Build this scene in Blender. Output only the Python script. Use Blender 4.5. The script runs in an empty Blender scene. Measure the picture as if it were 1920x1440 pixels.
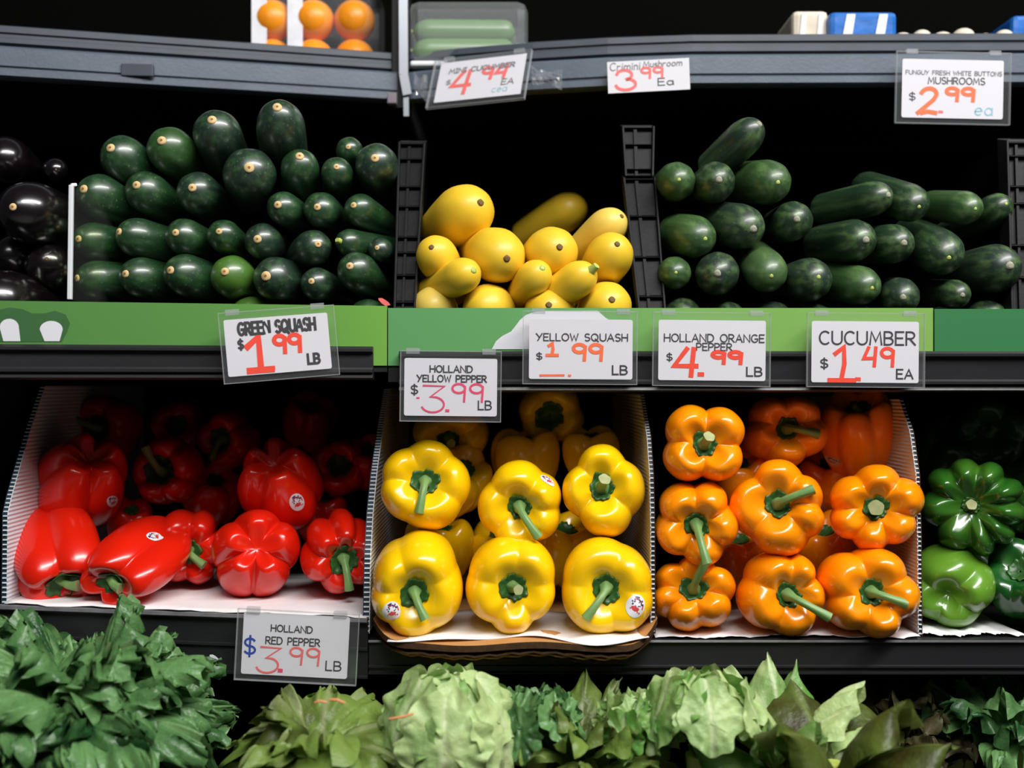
import bpy, math, random
import numpy as np
from mathutils import Vector, Matrix
from mathutils.bvhtree import BVHTree

sc = bpy.context.scene
COL = sc.collection
F = 2100.0                      # focal length in pixels of the 1920 x 1440 frame
CZ = 1.25                       # camera height

# ---------------------------------------------------------------- camera
cam_d = bpy.data.cameras.new('camera')
cam = bpy.data.objects.new('camera', cam_d)
COL.objects.link(cam)
cam.location = (0, 0, CZ)
cam.rotation_euler = (math.pi / 2, 0, 0)
cam_d.sensor_width = 36.0
cam_d.lens = F / 1920 * 36.0
cam_d.clip_start = 0.02
cam_d.dof.use_dof = True
cam_d.dof.focus_distance = 1.045
cam_d.dof.aperture_fstop = 3.2
sc.camera = cam

# ---------------------------------------------------------------- world and lamps
w = bpy.data.worlds.new('store_air')
sc.world = w
w.use_nodes = True
w.node_tree.nodes['Background'].inputs['Color'].default_value = (0.85, 0.92, 1.0, 1)
w.node_tree.nodes['Background'].inputs['Strength'].default_value = 0.028


def area_lamp(name, loc, target, sx, sy, power, color=(1, 1, 1)):
    d = bpy.data.lights.new(name, 'AREA')
    d.shape = 'RECTANGLE'
    d.size, d.size_y = sx, sy
    d.energy = power
    d.color = color
    o = bpy.data.objects.new(name, d)
    COL.objects.link(o)
    o.location = loc
    o.rotation_euler = (Vector(target) - Vector(loc)).to_track_quat('-Z', 'Y').to_euler()
    return o


area_lamp('aisle_lamp', (0.75, -0.10, 2.75), (0.05, 0.95, 1.1), 2.4, 0.28, 73, (1.0, 0.98, 0.96))
area_lamp('aisle_lamp', (0.5, -0.9, 2.75), (0, 1.1, 1.2), 3.0, 0.35, 18, (0.97, 0.98, 1.0))

sc.view_settings.view_transform = 'Standard'
sc.view_settings.look = 'None'
sc.view_settings.gamma = 1.0
sc.view_settings.use_curve_mapping = False
sc.view_settings.exposure = 0.0


# ---------------------------------------------------------------- helpers
def lin(c):
    return tuple(((v / 255) / 12.92 if v / 255 <= 0.04045 else ((v / 255 + 0.055) / 1.055) ** 2.4) for v in c)


def W(px, py, Y):
    """world point at depth Y seen at photo pixel px, py"""
    return Vector(((px - 960) * Y / F, Y, CZ + (720 - py) * Y / F))


def mesh_of(name, verts, faces, smooth=True, mats=(), mi=None):
    me = bpy.data.meshes.new(name)
    me.from_pydata([tuple(v) for v in verts], [], [tuple(f) for f in faces])
    for m in mats:
        me.materials.append(m)
    if mi is not None:
        me.polygons.foreach_set('material_index', mi)
    me.polygons.foreach_set('use_smooth', [bool(smooth)] * len(me.polygons))
    me.update()
    return me


def obj(name, me, parent=None, label=None, cat=None, group=None, kind=None, color=None, loc=None):
    o = bpy.data.objects.new(name, me)
    COL.objects.link(o)
    if parent is not None:
        o.parent = parent
    if loc is not None:
        o.location = loc
    if label: o['label'] = label
    if cat: o['category'] = cat
    if group: o['group'] = group
    if kind: o['kind'] = kind
    if color is not None:
        o.color = (*color, 1)
    return o


def thing(name, label, cat, loc=(0, 0, 0), group=None):
    o = obj(name, None, None, label, cat, group)
    o.location = loc
    o.empty_display_size = 0.02
    return o


class MB:
    """collects boxes and tubes, builds one mesh"""
    def __init__(self):
        self.v, self.f, self.m = [], [], []

    def add(self, verts, faces, mi=0):
        b = len(self.v)
        self.v += [tuple(v) for v in verts]
        self.f += [tuple(b + i for i in f) for f in faces]
        self.m += [mi] * len(faces)

    def box(self, lo, hi, mi=0):
        x0, y0, z0 = lo
        x1, y1, z1 = hi
        self.hexa([(x0, y0, z0), (x1, y0, z0), (x1, y1, z0), (x0, y1, z0)], [(x0, y0, z1), (x1, y0, z1), (x1, y1, z1), (x0, y1, z1)], mi)

    def hexa(self, bot, top, mi=0):
        self.add(list(bot) + list(top), [(3, 2, 1, 0), (4, 5, 6, 7), (0, 1, 5, 4), (1, 2, 6, 5), (2, 3, 7, 6), (3, 0, 4, 7)], mi)

    def bar(self, a, b, w, h, mi=0, up=(0, 0, 1)):
        a, b = Vector(a), Vector(b)
        d = (b - a).normalized()
        s = d.cross(Vector(up))
        if s.length < 1e-4:
            s = Vector((1, 0, 0))
        s.normalize()
        u = s.cross(d)
        s, u = s * w / 2, u * h / 2
        self.hexa([a - s - u, a + s - u, a + s + u, a - s + u], [b - s - u, b + s - u, b + s + u, b - s + u], mi)

    def tube(self, pts, rads, n=10, mi=0, caps=True, ridges=0, mi_end=None):
        pts = [Vector(p) for p in pts]
        rings = []
        t0 = (pts[1] - pts[0]).normalized()
        ref = Vector((0, 0, 1)) if abs(t0.z) < 0.9 else Vector((1, 0, 0))
        s = t0.cross(ref).normalized()
        for i, p in enumerate(pts):
            t = (pts[min(i + 1, len(pts) - 1)] - pts[max(i - 1, 0)]).normalized()
            s = (s - t * s.dot(t)).normalized()
            u = t.cross(s)
            rr = []
            for k in range(n):
                a = 2 * math.pi * k / n
                r = rads[i] * (1 + (0.06 * math.cos(ridges * a) if ridges else 0))
                rr.append(p + s * (math.cos(a) * r) + u * (math.sin(a) * r))
            rings.append(rr)
        vs = [v for r in rings for v in r]
        fs = []
        for i in range(len(rings) - 1):
            for k in range(n):
                fs.append((i * n + k, i * n + (k + 1) % n, (i + 1) * n + (k + 1) % n, (i + 1) * n + k))
        self.add(vs, fs, mi)
        if caps:
            self.add(rings[0], [tuple(reversed(range(n)))], mi)
            self.add(rings[-1], [tuple(range(n))], mi if mi_end is None else mi_end)

    def build(self, name, mats, parent=None, smooth=False, bevel=0, **k):
        if not isinstance(mats, (list, tuple)):
            mats = [mats]
        o = obj(name, mesh_of(name, self.v, self.f, smooth, mats, self.m), parent, **k)
        if bevel:
            b = o.modifiers.new('edge', 'BEVEL')
            b.width, b.segments, b.limit_method = bevel, 2, 'ANGLE'
        return o


# ---------------------------------------------------------------- materials
def mat(name, color, rough=0.5, spec=0.5, coat=0.0, metallic=0.0, var=0.0, nscale=20, bump=0.0, bscale=200, sss=0.0, sss_r=(1, .4, .2)):
    m = bpy.data.materials.new(name)
    m.use_nodes = True
    nt = m.node_tree
    p = nt.nodes['Principled BSDF']
    p.inputs['Base Color'].default_value = (*color, 1)
    p.inputs['Roughness'].default_value = rough
    p.inputs['Specular IOR Level'].default_value = spec
    p.inputs['Metallic'].default_value = metallic
    p.inputs['Coat Weight'].default_value = coat
    p.inputs['Coat Roughness'].default_value = 0.12
    if sss:
        p.inputs['Subsurface Weight'].default_value = sss
        p.inputs['Subsurface Radius'].default_value = sss_r
        p.inputs['Subsurface Scale'].default_value = 0.004
    tc = nt.nodes.new('ShaderNodeTexCoord')
    if var:
        n = nt.nodes.new('ShaderNodeTexNoise')
        n.inputs['Scale'].default_value = nscale
        n.inputs['Detail'].default_value = 4
        nt.links.new(tc.outputs['Object'], n.inputs['Vector'])
        r = nt.nodes.new('ShaderNodeMapRange')
        r.inputs['To Min'].default_value = 1 - var
        r.inputs['To Max'].default_value = 1 + var
        nt.links.new(n.outputs['Fac'], r.inputs['Value'])
        v = nt.nodes.new('ShaderNodeVectorMath')
        v.operation = 'SCALE'
        v.inputs[0].default_value = color
        nt.links.new(r.outputs['Result'], v.inputs['Scale'])
        nt.links.new(v.outputs['Vector'], p.inputs['Base Color'])
    if bump:
        n2 = nt.nodes.new('ShaderNodeTexNoise')
        n2.inputs['Scale'].default_value = bscale
        nt.links.new(tc.outputs['Object'], n2.inputs['Vector'])
        b = nt.nodes.new('ShaderNodeBump')
        b.inputs['Strength'].default_value = bump
        b.inputs['Distance'].default_value = 0.001
        nt.links.new(n2.outputs['Fac'], b.inputs['Height'])
        nt.links.new(b.outputs['Normal'], p.inputs['Normal'])
    return m


def skin_mat(name, streak, speck, rough, coat, var=0.25, spec=0.5, streak_n=9.0, streak_amt=0.5, speck_amt=0.8, speck_scale=260, speck_at=0.70, sss=0.0, sss_r=(1, .6, .2), tip=0.0):
    """vegetable skin: own colour of the object, streaks along the fruit and small specks"""
    m = bpy.data.materials.new(name)
    m.use_nodes = True
    nt = m.node_tree
    L = nt.links.new
    p = nt.nodes['Principled BSDF']
    p.inputs['Roughness'].default_value = rough
    p.inputs['Specular IOR Level'].default_value = spec
    p.inputs['Coat Weight'].default_value = coat
    p.inputs['Coat Roughness'].default_value = 0.18
    if sss:
        p.inputs['Subsurface Weight'].default_value = sss
        p.inputs['Subsurface Radius'].default_value = sss_r
        p.inputs['Subsurface Scale'].default_value = 0.004
    oi = nt.nodes.new('ShaderNodeObjectInfo')
    tc = nt.nodes.new('ShaderNodeTexCoord')
    mp = nt.nodes.new('ShaderNodeMapping')
    mp.inputs['Scale'].default_value = (1, 1, 0.12)
    L(tc.outputs['Object'], mp.inputs['Vector'])
    add = nt.nodes.new('ShaderNodeVectorMath')
    add.operation = 'ADD'
    L(mp.outputs['Vector'], add.inputs[0])
    sx = nt.nodes.new('ShaderNodeCombineXYZ')
    L(oi.outputs['Random'], sx.inputs[2])
    L(sx.outputs['Vector'], add.inputs[1])
    n = nt.nodes.new('ShaderNodeTexNoise')
    n.inputs['Scale'].default_value = streak_n * 10
    n.inputs['Detail'].default_value = 3
    L(add.outputs['Vector'], n.inputs['Vector'])
    cr = nt.nodes.new('ShaderNodeValToRGB')
    cr.color_ramp.elements[0].position = 0.45
    cr.color_ramp.elements[1].position = 0.75
    L(n.outputs['Fac'], cr.inputs['Fac'])
    mul = nt.nodes.new('ShaderNodeMath')
    mul.operation = 'MULTIPLY'
    mul.inputs[1].default_value = streak_amt
    L(cr.outputs['Color'], mul.inputs[0])
    if tip:                                   # paler streaks gather round the tip of the fruit
        sz = nt.nodes.new('ShaderNodeSeparateXYZ')
        L(tc.outputs['Object'], sz.inputs[0])
        tr = nt.nodes.new('ShaderNodeMapRange')
        tr.inputs['From Min'].default_value = -0.028
        tr.inputs['From Max'].default_value = 0.0
        tr.inputs['To Min'].default_value = streak_amt
        tr.inputs['To Max'].default_value = tip
        L(sz.outputs['Z'], tr.inputs['Value'])
        L(tr.outputs['Result'], mul.inputs[1])
    mx = nt.nodes.new('ShaderNodeMixRGB')
    mx.inputs['Color2'].default_value = (*streak, 1)
    L(mul.outputs[0], mx.inputs['Fac'])
    # overall brightness drift
    n3 = nt.nodes.new('ShaderNodeTexNoise')
    n3.inputs['Scale'].default_value = 14
    L(tc.outputs['Object'], n3.inputs['Vector'])
    r = nt.nodes.new('ShaderNodeMapRange')
    r.inputs['To Min'].default_value = 1 - var
    r.inputs['To Max'].default_value = 1 + var
    L(n3.outputs['Fac'], r.inputs['Value'])
    vs = nt.nodes.new('ShaderNodeVectorMath')
    vs.operation = 'SCALE'
    L(oi.outputs['Color'], vs.inputs[0])
    L(r.outputs['Result'], vs.inputs['Scale'])
    L(vs.outputs['Vector'], mx.inputs['Color1'])
    n2 = nt.nodes.new('ShaderNodeTexNoise')
    n2.inputs['Scale'].default_value = speck_scale
    L(tc.outputs['Object'], n2.inputs['Vector'])
    c2 = nt.nodes.new('ShaderNodeValToRGB')
    c2.color_ramp.elements[0].position = speck_at
    c2.color_ramp.elements[1].position = speck_at + 0.06
    L(n2.outputs['Fac'], c2.inputs['Fac'])
    m2 = nt.nodes.new('ShaderNodeMath')
    m2.operation = 'MULTIPLY'
    m2.inputs[1].default_value = speck_amt
    L(c2.outputs['Color'], m2.inputs[0])
    mx2 = nt.nodes.new('ShaderNodeMixRGB')
    mx2.inputs['Color2'].default_value = (*speck, 1)
    L(m2.outputs[0], mx2.inputs['Fac'])
    L(mx.outputs['Color'], mx2.inputs['Color1'])
    L(mx2.outputs['Color'], p.inputs['Base Color'])
    return m


def clear_mat(name, amount=0.12, rough=0.12, tint=(1, 1, 1)):
    m = bpy.data.materials.new(name)
    m.use_nodes = True
    nt = m.node_tree
    nt.nodes.clear()
    o = nt.nodes.new('ShaderNodeOutputMaterial')
    t = nt.nodes.new('ShaderNodeBsdfTransparent')
    t.inputs['Color'].default_value = (*tint, 1)
    g = nt.nodes.new('ShaderNodeBsdfGlossy')
    g.inputs['Roughness'].default_value = rough
    g.inputs['Color'].default_value = (0.9, 0.92, 0.95, 1)
    d = nt.nodes.new('ShaderNodeBsdfDiffuse')
    d.inputs['Color'].default_value = (0.8, 0.82, 0.85, 1)
    a = nt.nodes.new('ShaderNodeMixShader')
    a.inputs[0].default_value = 0.45
    nt.links.new(g.outputs[0], a.inputs[1])
    nt.links.new(d.outputs[0], a.inputs[2])
    mx = nt.nodes.new('ShaderNodeMixShader')
    mx.inputs[0].default_value = amount
    nt.links.new(t.outputs[0], mx.inputs[1])
    nt.links.new(a.outputs[0], mx.inputs[2])
    nt.links.new(mx.outputs[0], o.inputs['Surface'])
    return m


def leaf_mat(name, c1, c2, rib, scale=60, trans=0.3, rough=0.45):
    m = bpy.data.materials.new(name)
    m.use_nodes = True
    nt = m.node_tree
    L = nt.links.new
    p = nt.nodes['Principled BSDF']
    out = nt.nodes['Material Output']
    p.inputs['Roughness'].default_value = rough
    tc = nt.nodes.new('ShaderNodeTexCoord')
    at = nt.nodes.new('ShaderNodeAttribute')
    at.attribute_name = 'leaf_pos'           # x: across -1..1, y: along 0..1, z: random of the leaf
    sp = nt.nodes.new('ShaderNodeSeparateXYZ')
    L(at.outputs['Vector'], sp.inputs[0])
    n = nt.nodes.new('ShaderNodeTexNoise')
    n.inputs['Scale'].default_value = scale
    n.inputs['Detail'].default_value = 5
    L(tc.outputs['Object'], n.inputs['Vector'])
    mixf = nt.nodes.new('ShaderNodeMath')
    mixf.operation = 'MULTIPLY_ADD'
    mixf.inputs[1].default_value = 0.6
    L(sp.outputs['Z'], mixf.inputs[0])
    L(n.outputs['Fac'], mixf.inputs[2])
    cr = nt.nodes.new('ShaderNodeValToRGB')
    cr.color_ramp.elements[0].position = 0.45
    cr.color_ramp.elements[1].position = 0.95
    cr.color_ramp.elements[0].color = (*c1, 1)
    cr.color_ramp.elements[1].color = (*c2, 1)
    L(mixf.outputs[0], cr.inputs['Fac'])
    # pale midrib and veins
    ab = nt.nodes.new('ShaderNodeMath')
    ab.operation = 'ABSOLUTE'
    L(sp.outputs['X'], ab.inputs[0])
    rr = nt.nodes.new('ShaderNodeMapRange')
    rr.inputs['From Min'].default_value = 0.02
    rr.inputs['From Max'].default_value = 0.14
    rr.inputs['To Min'].default_value = 0.7
    rr.inputs['To Max'].default_value = 0.0
    L(ab.outputs[0], rr.inputs['Value'])
    mx = nt.nodes.new('ShaderNodeMixRGB')
    mx.inputs['Color2'].default_value = (*rib, 1)
    L(rr.outputs['Result'], mx.inputs['Fac'])
    L(cr.outputs['Color'], mx.inputs['Color1'])
    L(mx.outputs['Color'], p.inputs['Base Color'])
    bp = nt.nodes.new('ShaderNodeBump')
    bp.inputs['Strength'].default_value = 0.5
    bp.inputs['Distance'].default_value = 0.003
    n2 = nt.nodes.new('ShaderNodeTexNoise')
    n2.inputs['Scale'].default_value = 130
    L(tc.outputs['Object'], n2.inputs['Vector'])
    L(n2.outputs['Fac'], bp.inputs['Height'])
    L(bp.outputs['Normal'], p.inputs['Normal'])
    tr = nt.nodes.new('ShaderNodeBsdfTranslucent')
    L(mx.outputs['Color'], tr.inputs['Color'])
    ms = nt.nodes.new('ShaderNodeMixShader')
    ms.inputs[0].default_value = trans
    L(p.outputs[0], ms.inputs[1])
    L(tr.outputs[0], ms.inputs[2])
    L(ms.outputs[0], out.inputs['Surface'])
    return m


def ridge_mat(name, color, scale=520, strength=0.5, rough=0.6):
    """white fluted plastic board with horizontal ridges"""
    m = mat(name, color, rough)
    nt = m.node_tree
    p = nt.nodes['Principled BSDF']
    tc = nt.nodes.new('ShaderNodeTexCoord')
    wv = nt.nodes.new('ShaderNodeTexWave')
    wv.bands_direction = 'Z'
    wv.inputs['Scale'].default_value = scale / 6.28
    nt.links.new(tc.outputs['Object'], wv.inputs['Vector'])
    b = nt.nodes.new('ShaderNodeBump')
    b.inputs['Strength'].default_value = strength
    b.inputs['Distance'].default_value = 0.0012
    nt.links.new(wv.outputs['Fac'], b.inputs['Height'])
    nt.links.new(b.outputs['Normal'], p.inputs['Normal'])
    return m


M = dict(
    black=mat('black_metal', (0.006, 0.006, 0.006), 0.55, 0.3, var=0.3),
    void=mat('matt_black', (0.003, 0.003, 0.0028), 0.95, 0.0),
    rail=mat('black_rail_plastic', (0.014, 0.014, 0.016), 0.38, 0.5, var=0.35, nscale=8, bump=0.2, bscale=90),
    grey=mat('slate_grey_metal', lin((84, 94, 106)), 0.42, 0.5, var=0.25, nscale=25, bump=0.15, bscale=300),
    grey_dark=mat('slate_dark_metal', lin((62, 70, 80)), 0.45, 0.5, var=0.3, nscale=30),
    crate=mat('black_crate_plastic', (0.008, 0.0082, 0.009), 0.45, 0.12, var=0.3, bump=0.15),
    white=mat('white_plastic', (0.72, 0.74, 0.76), 0.45),
    paper=mat('white_liner_paper', (0.78, 0.76, 0.76), 0.85, 0.2, var=0.12, nscale=40, bump=0.6, bscale=60),
    card=mat('white_card', (0.66, 0.65, 0.69), 0.7, 0.25),
    kraft=mat('brown_cardboard', lin((190, 140, 85)), 0.85, 0.2, var=0.2, nscale=60),
    kraft_dark=mat('dark_cardboard_edge', lin((70, 50, 34)), 0.9, 0.1, var=0.5, nscale=200),
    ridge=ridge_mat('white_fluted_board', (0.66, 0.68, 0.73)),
    ridge_dim=ridge_mat('shaded_fluted_board', (0.50, 0.49, 0.50), 560, 0.7),  # white board again, the shade of the right-hand walls put into its colour
    teal=mat('dark_teal_core', lin((16, 44, 62)), 0.6),
    ink=mat('black_print', (0.02, 0.018, 0.02), 0.6),
    ink_faint=mat('grey_print', (0.16, 0.16, 0.17), 0.7),
    red_ink=mat('red_marker', (0.83, 0.045, 0.012), 0.55, var=0.15, nscale=120),
    pink_ink=mat('pink_marker', (0.72, 0.05, 0.13), 0.55, var=0.15, nscale=120),
    coral_ink=mat('coral_marker', (0.80, 0.14, 0.13), 0.55, var=0.2, nscale=120),
    orange_ink=mat('orange_marker', (0.88, 0.14, 0.035), 0.55, var=0.2, nscale=120),
    blue_ink=mat('blue_marker', (0.012, 0.05, 0.36), 0.5),
    pale_blue_ink=mat('pale_blue_marker', (0.22, 0.48, 0.60), 0.6),
    film=clear_mat('clear_sleeve', 0.055, 0.15),
    film2=clear_mat('clear_wrap', 0.22, 0.12),
    acrylic=clear_mat('clear_acrylic', 0.025, 0.05, (.95, .98, .90)),
    tape=clear_mat('clear_tape', 0.35, 0.2),
    stem=mat('pepper_stem_green', lin((114, 150, 86)), 0.42, 0.5, var=0.35, nscale=70, sss=0.1, sss_r=(.4, 1, .2)),
    stem_dark=mat('pepper_calyx_green', lin((44, 86, 34)), 0.42, 0.5, var=0.5, nscale=120),
    cut=mat('pale_cut_stem', lin((158, 164, 112)), 0.7, var=0.3, nscale=200),
    tan=mat('tan_stem_scar', lin((214, 182, 128)), 0.7, var=0.25, nscale=300),
    tan_dark=mat('brown_scar_core', lin((140, 98, 52)), 0.8),
    brown_scar=mat('dark_brown_scar', lin((112, 84, 44)), 0.8, var=0.4, nscale=300),
    grey_scar=mat('grey_blossom_scar', lin((150, 148, 132)), 0.8, var=0.5, nscale=300),
    lime_stub=mat('pale_green_stub', lin((176, 190, 92)), 0.5, var=0.3, nscale=150),
    sticker=mat('white_sticker', (0.72, 0.72, 0.76), 0.4),
    sticker_dark=mat('navy_sticker_print', (0.03, 0.03, 0.10), 0.4),
    sticker_red=mat('red_sticker_print', (0.55, 0.05, 0.05), 0.4),
    pepper=skin_mat('bell_pepper_skin', (0.9, 0.25, 0.02), (0.9, 0.5, 0.3), 0.23, 0.35, var=0.12, streak_amt=0.0, speck_amt=0.0, sss=0.12, sss_r=(1, .45, .1)),
    gpepper=skin_mat('green_pepper_skin', (0.12, 0.24, 0.02), (0.3, 0.4, 0.1), 0.22, 0.5, var=0.35, streak_amt=0.3, streak_n=3, speck_amt=0.0),
    zucchini=skin_mat('zucchini_skin', (0.045, 0.13, 0.035), (0.16, 0.28, 0.10), 0.42, 0.60, spec=1.0, streak_amt=0.30, tip=.75, streak_n=14, speck_amt=0.5, speck_scale=420, speck_at=0.66),
    cucumber=skin_mat('cucumber_skin', (0.12, 0.22, 0.06), (0.16, 0.26, 0.12), 0.45, 0.25, spec=0.8, streak_amt=0.3, tip=.9, streak_n=12, speck_amt=0.3, speck_scale=300, speck_at=0.66),
    squash=skin_mat('yellow_squash_skin', (0.80, 0.52, 0.06), (0.55, 0.34, 0.06), 0.46, 0.1, var=0.12, streak_amt=0.25, streak_n=6, speck_amt=0.35, speck_scale=300, speck_at=0.70, sss=0.1),
    eggplant=skin_mat('eggplant_skin', (0.012, 0.004, 0.008), (0.03, 0.01, 0.02), 0.24, 0.9, spec=0.9, streak_amt=0.2, speck_amt=0.0),
    lettuce=leaf_mat('green_leaf_lettuce', lin((36, 82, 40)), lin((106, 152, 90)), lin((128, 168, 108)), 45, trans=.22, rough=.38),
    butter=leaf_mat('pale_lettuce', lin((100, 156, 66)), lin((196, 218, 150)), lin((212, 226, 176)), 35, trans=.25),
    redleaf=leaf_mat('red_green_lettuce', lin((58, 66, 26)), lin((128, 156, 70)), lin((160, 172, 120)), 30),
    oak=leaf_mat('olive_oak_leaf', lin((60, 58, 20)), lin((104, 130, 52)), lin((120, 140, 70)), 25),
    dark_leaf=leaf_mat('dark_salad_leaf', lin((46, 44, 26)), lin((104, 98, 66)), lin((110, 104, 70)), 40),
    tie=mat('orange_twist_tie', lin((236, 150, 100)), 0.5),
    orange_fruit=mat('orange_peel', lin((245, 150, 25)), 0.4, var=0.2, nscale=50, bump=0.3),
    blue_film=mat('blue_plastic', lin((30, 100, 180)), 0.3, var=0.4, nscale=60, bump=0.5, bscale=60),
    white_film=mat('white_plastic_bag', (0.75, 0.76, 0.80), 0.35, var=0.2, nscale=60, bump=0.6, bscale=50),
    mushroom=mat('mushroom_cap', lin((206, 196, 178)), 0.7, var=0.25, nscale=60),
    floor=mat('vinyl_floor', (0.25, 0.24, 0.23), 0.4, var=0.1, nscale=3),
)


def strip_mat(name, stops, x0, x1):
    """printed plastic strip: the print's colour steps along x"""
    m = mat(name, (0.1, 0.2, 0.05), 0.42, 0.4)
    nt = m.node_tree
    tc = nt.nodes.new('ShaderNodeTexCoord')
    sp = nt.nodes.new('ShaderNodeSeparateXYZ')
    nt.links.new(tc.outputs['Object'], sp.inputs[0])
    r = nt.nodes.new('ShaderNodeMapRange')
    r.inputs['From Min'].default_value = x0
    r.inputs['From Max'].default_value = x1
    nt.links.new(sp.outputs['X'], r.inputs['Value'])
    cr = nt.nodes.new('ShaderNodeValToRGB')
    el = cr.color_ramp.elements
    while len(el) > 1:
        el.remove(el[-1])
    for i, (t, c) in enumerate(stops):
        e = el[0] if i == 0 else el.new(t)
        e.position = t
        e.color = (*lin(c), 1)
    nt.links.new(r.outputs['Result'], cr.inputs['Fac'])
    nt.links.new(cr.outputs['Color'], nt.nodes['Principled BSDF'].inputs['Base Color'])
    return m


# ---------------------------------------------------------------- the setting and the shelves
def plate(name, lo, hi, m, parent=None, **k):
    b = MB()
    b.box(lo, hi)
    return b.build(name, m, parent, **k)


plate('floor', (-3, -3, -0.05), (3, 2.6, 0.0), M['floor'], kind='structure')
plate('wall_back', (-1.9, 1.62, 0.0), (1.9, 1.66, 2.2), M['void'], kind='structure')


def poly_y(poly, x):
    if x <= poly[0][0]:
        (xa, ya), (xb, yb) = poly[0], poly[1]
    elif x >= poly[-1][0]:
        (xa, ya), (xb, yb) = poly[-2], poly[-1]
    else:
        for (xa, ya), (xb, yb) in zip(poly, poly[1:]):
            if xa <= x <= xb:
                break
    return ya + (yb - ya) * (x - xa) / (xb - xa)


def from_px(pts):
    """[(pixel x, depth)] -> [(x, y)]"""
    return [((p - 960) * y / F, y) for p, y in pts]


def on(poly, px):
    y = 1.1
    for _ in range(12):
        y = poly_y(poly, (px - 960) * y / F)
    return (px - 960) * y / F, y


def sweep(mb, poly, prof, mi=0, zslope=None):
    """closed profile [(dy, z)] swept along the plan polyline"""
    n = len(prof)
    vs = [(x, y + dy, z + (zslope(x) if zslope else 0)) for x, y in poly for dy, z in prof]
    fs = []
    for i in range(len(poly) - 1):
        for k in range(n):
            fs.append((i * n + k, (i + 1) * n + k, (i + 1) * n + (k + 1) % n, i * n + (k + 1) % n))
    fs.append(tuple(range(n)))
    fs.append(tuple(reversed(range((len(poly) - 1) * n, len(poly) * n))))
    mb.add(vs, fs, mi)


def swept(name, poly, prof, m, parent, zslope=None, **k):
    mb = MB()
    sweep(mb, poly, prof, 0, zslope)
    return mb.build(name, m, parent, **k)


def cut_poly(poly, p0, p1):
    a, b = on(poly, p0), on(poly, p1)
    return [a] + [q for q in poly if a[0] + 1e-4 < q[0] < b[0] - 1e-4] + [b]


def rect_prof(d0, d1, z0, z1):
    return [(d0, z0), (d1, z0), (d1, z1), (d0, z1)]


KM = 0.95                       # the middle shelf reaches further out than the one above it
MID_L = from_px([(0, 1.03 * KM), (726, 1.10 * KM)])
MID_L = [on(MID_L, -600), MID_L[1]]
MID_R = from_px([(728, 1.10 * KM), (1300, 1.10 * KM), (2600, 1.10 * KM)])
KT = 1.16                       # the top shelf is shallower, so its front stands further back
TOP_L = from_px([(0, 1.014 * KT), (745, 1.10 * KT)])
TOP_L = [on(TOP_L, -500), TOP_L[1]]
TOP_R = from_px([(p, y * KT) for p, y in ((766, 1.10), (860, 1.083), (1000, 1.064), (1140, 1.050), (1300, 1.041), (2600, 1.033))])
BOT_L = from_px([(-600, 1.03), (690, 1.03)])
BOT_R = from_px([(692, 1.03), (2600, 1.03)])
bot_l_z = lambda x: 1.0465 - (x + 0.471) * 0.0125 / 0.338
Z_BOT_R = 1.016


def shelf_deck(name, poly, z0, z1, parent, back=1.6, zslope=None, m='black'):
    """solid deck from the front polyline to the back"""
    mb = MB()
    for (xa, ya), (xb, yb) in zip(poly, poly[1:]):
        za, zb = (zslope(xa), zslope(xb)) if zslope else (0, 0)
        mb.hexa([(xa, ya, z0 + za), (xb, yb, z0 + zb), (xb, back, z0 + zb), (xa, back, z0 + za)],
                [(xa, ya, z1 + za), (xb, yb, z1 + zb), (xb, back, z1 + zb), (xa, back, z1 + za)])
    return mb.build(name, M[m], parent)


def polygon_on(name, poly, pts, d, m, parent):
    """flat printed shape on a strip face, d metres in front of the polyline"""
    cx = sum(p for p, _ in pts) / len(pts)
    vs = []
    for p, q in pts:
        x, y = on(poly, p)
        vs.append((x, y - d, CZ + (720 - q) * y / F))
    me = mesh_of(name, vs, [tuple(reversed(range(len(vs))))], False, [m])
    return obj(name, me, parent)


def mz(z):
    return CZ + (z - CZ) * KM


def tz(z):
    return CZ + (z - CZ) * KT


# middle shelves -------------------------------------------------
s = thing('produce_shelf', 'black middle shelf under the zucchini, its green strip carrying two white marks', 'shelf', (0, 0, 0), 'green fronted middle shelves')
shelf_deck('deck', MID_L, mz(1.262), mz(1.286), s)
swept('green_strip', MID_L, rect_prof(-0.002, 0.003, mz(1.268), mz(1.3265)), strip_mat('green_strip_print', [(0, (78, 128, 62)), (0.55, (84, 136, 64)), (0.86, (96, 148, 60)), (1, (104, 156, 62))], on(MID_L, 0)[0], MID_L[-1][0]), s)
rl = cut_poly(MID_L, -595, 701)
swept('price_rail', rl, [(-0.002, mz(1.2855)), (-0.008, mz(1.2865)), (-0.011, mz(1.284)), (-0.011, mz(1.2815)), (-0.006, mz(1.280)), (-0.006, mz(1.266)), (-0.011, mz(1.264)), (-0.011, mz(1.2615)), (-0.007, mz(1.260)), (-0.010, mz(1.256)), (0.003, mz(1.254)), (0.003, mz(1.2855))], M['rail'], s)
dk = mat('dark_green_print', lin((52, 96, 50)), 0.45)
lg = mat('white_print', (0.66, 0.66, 0.70), 0.5)
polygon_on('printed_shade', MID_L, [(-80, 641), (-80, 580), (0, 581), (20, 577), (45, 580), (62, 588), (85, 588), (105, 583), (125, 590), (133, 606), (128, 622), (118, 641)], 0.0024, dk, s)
bullet = lambda x0, x1, y0, y1, n0, n1: [(x0 + n0, y1)] + [((x0 + x1) / 2 - (x1 - x0) / 2 * math.cos(math.pi * i / 14), y0 + 16 - 16 * math.sin(math.pi * i / 14)) for i in range(15)] + [(x1 - n1, y1)]
polygon_on('printed_mark', MID_L, bullet(2, 38, 598, 640, 7, -3), 0.0028, lg, s)
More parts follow.
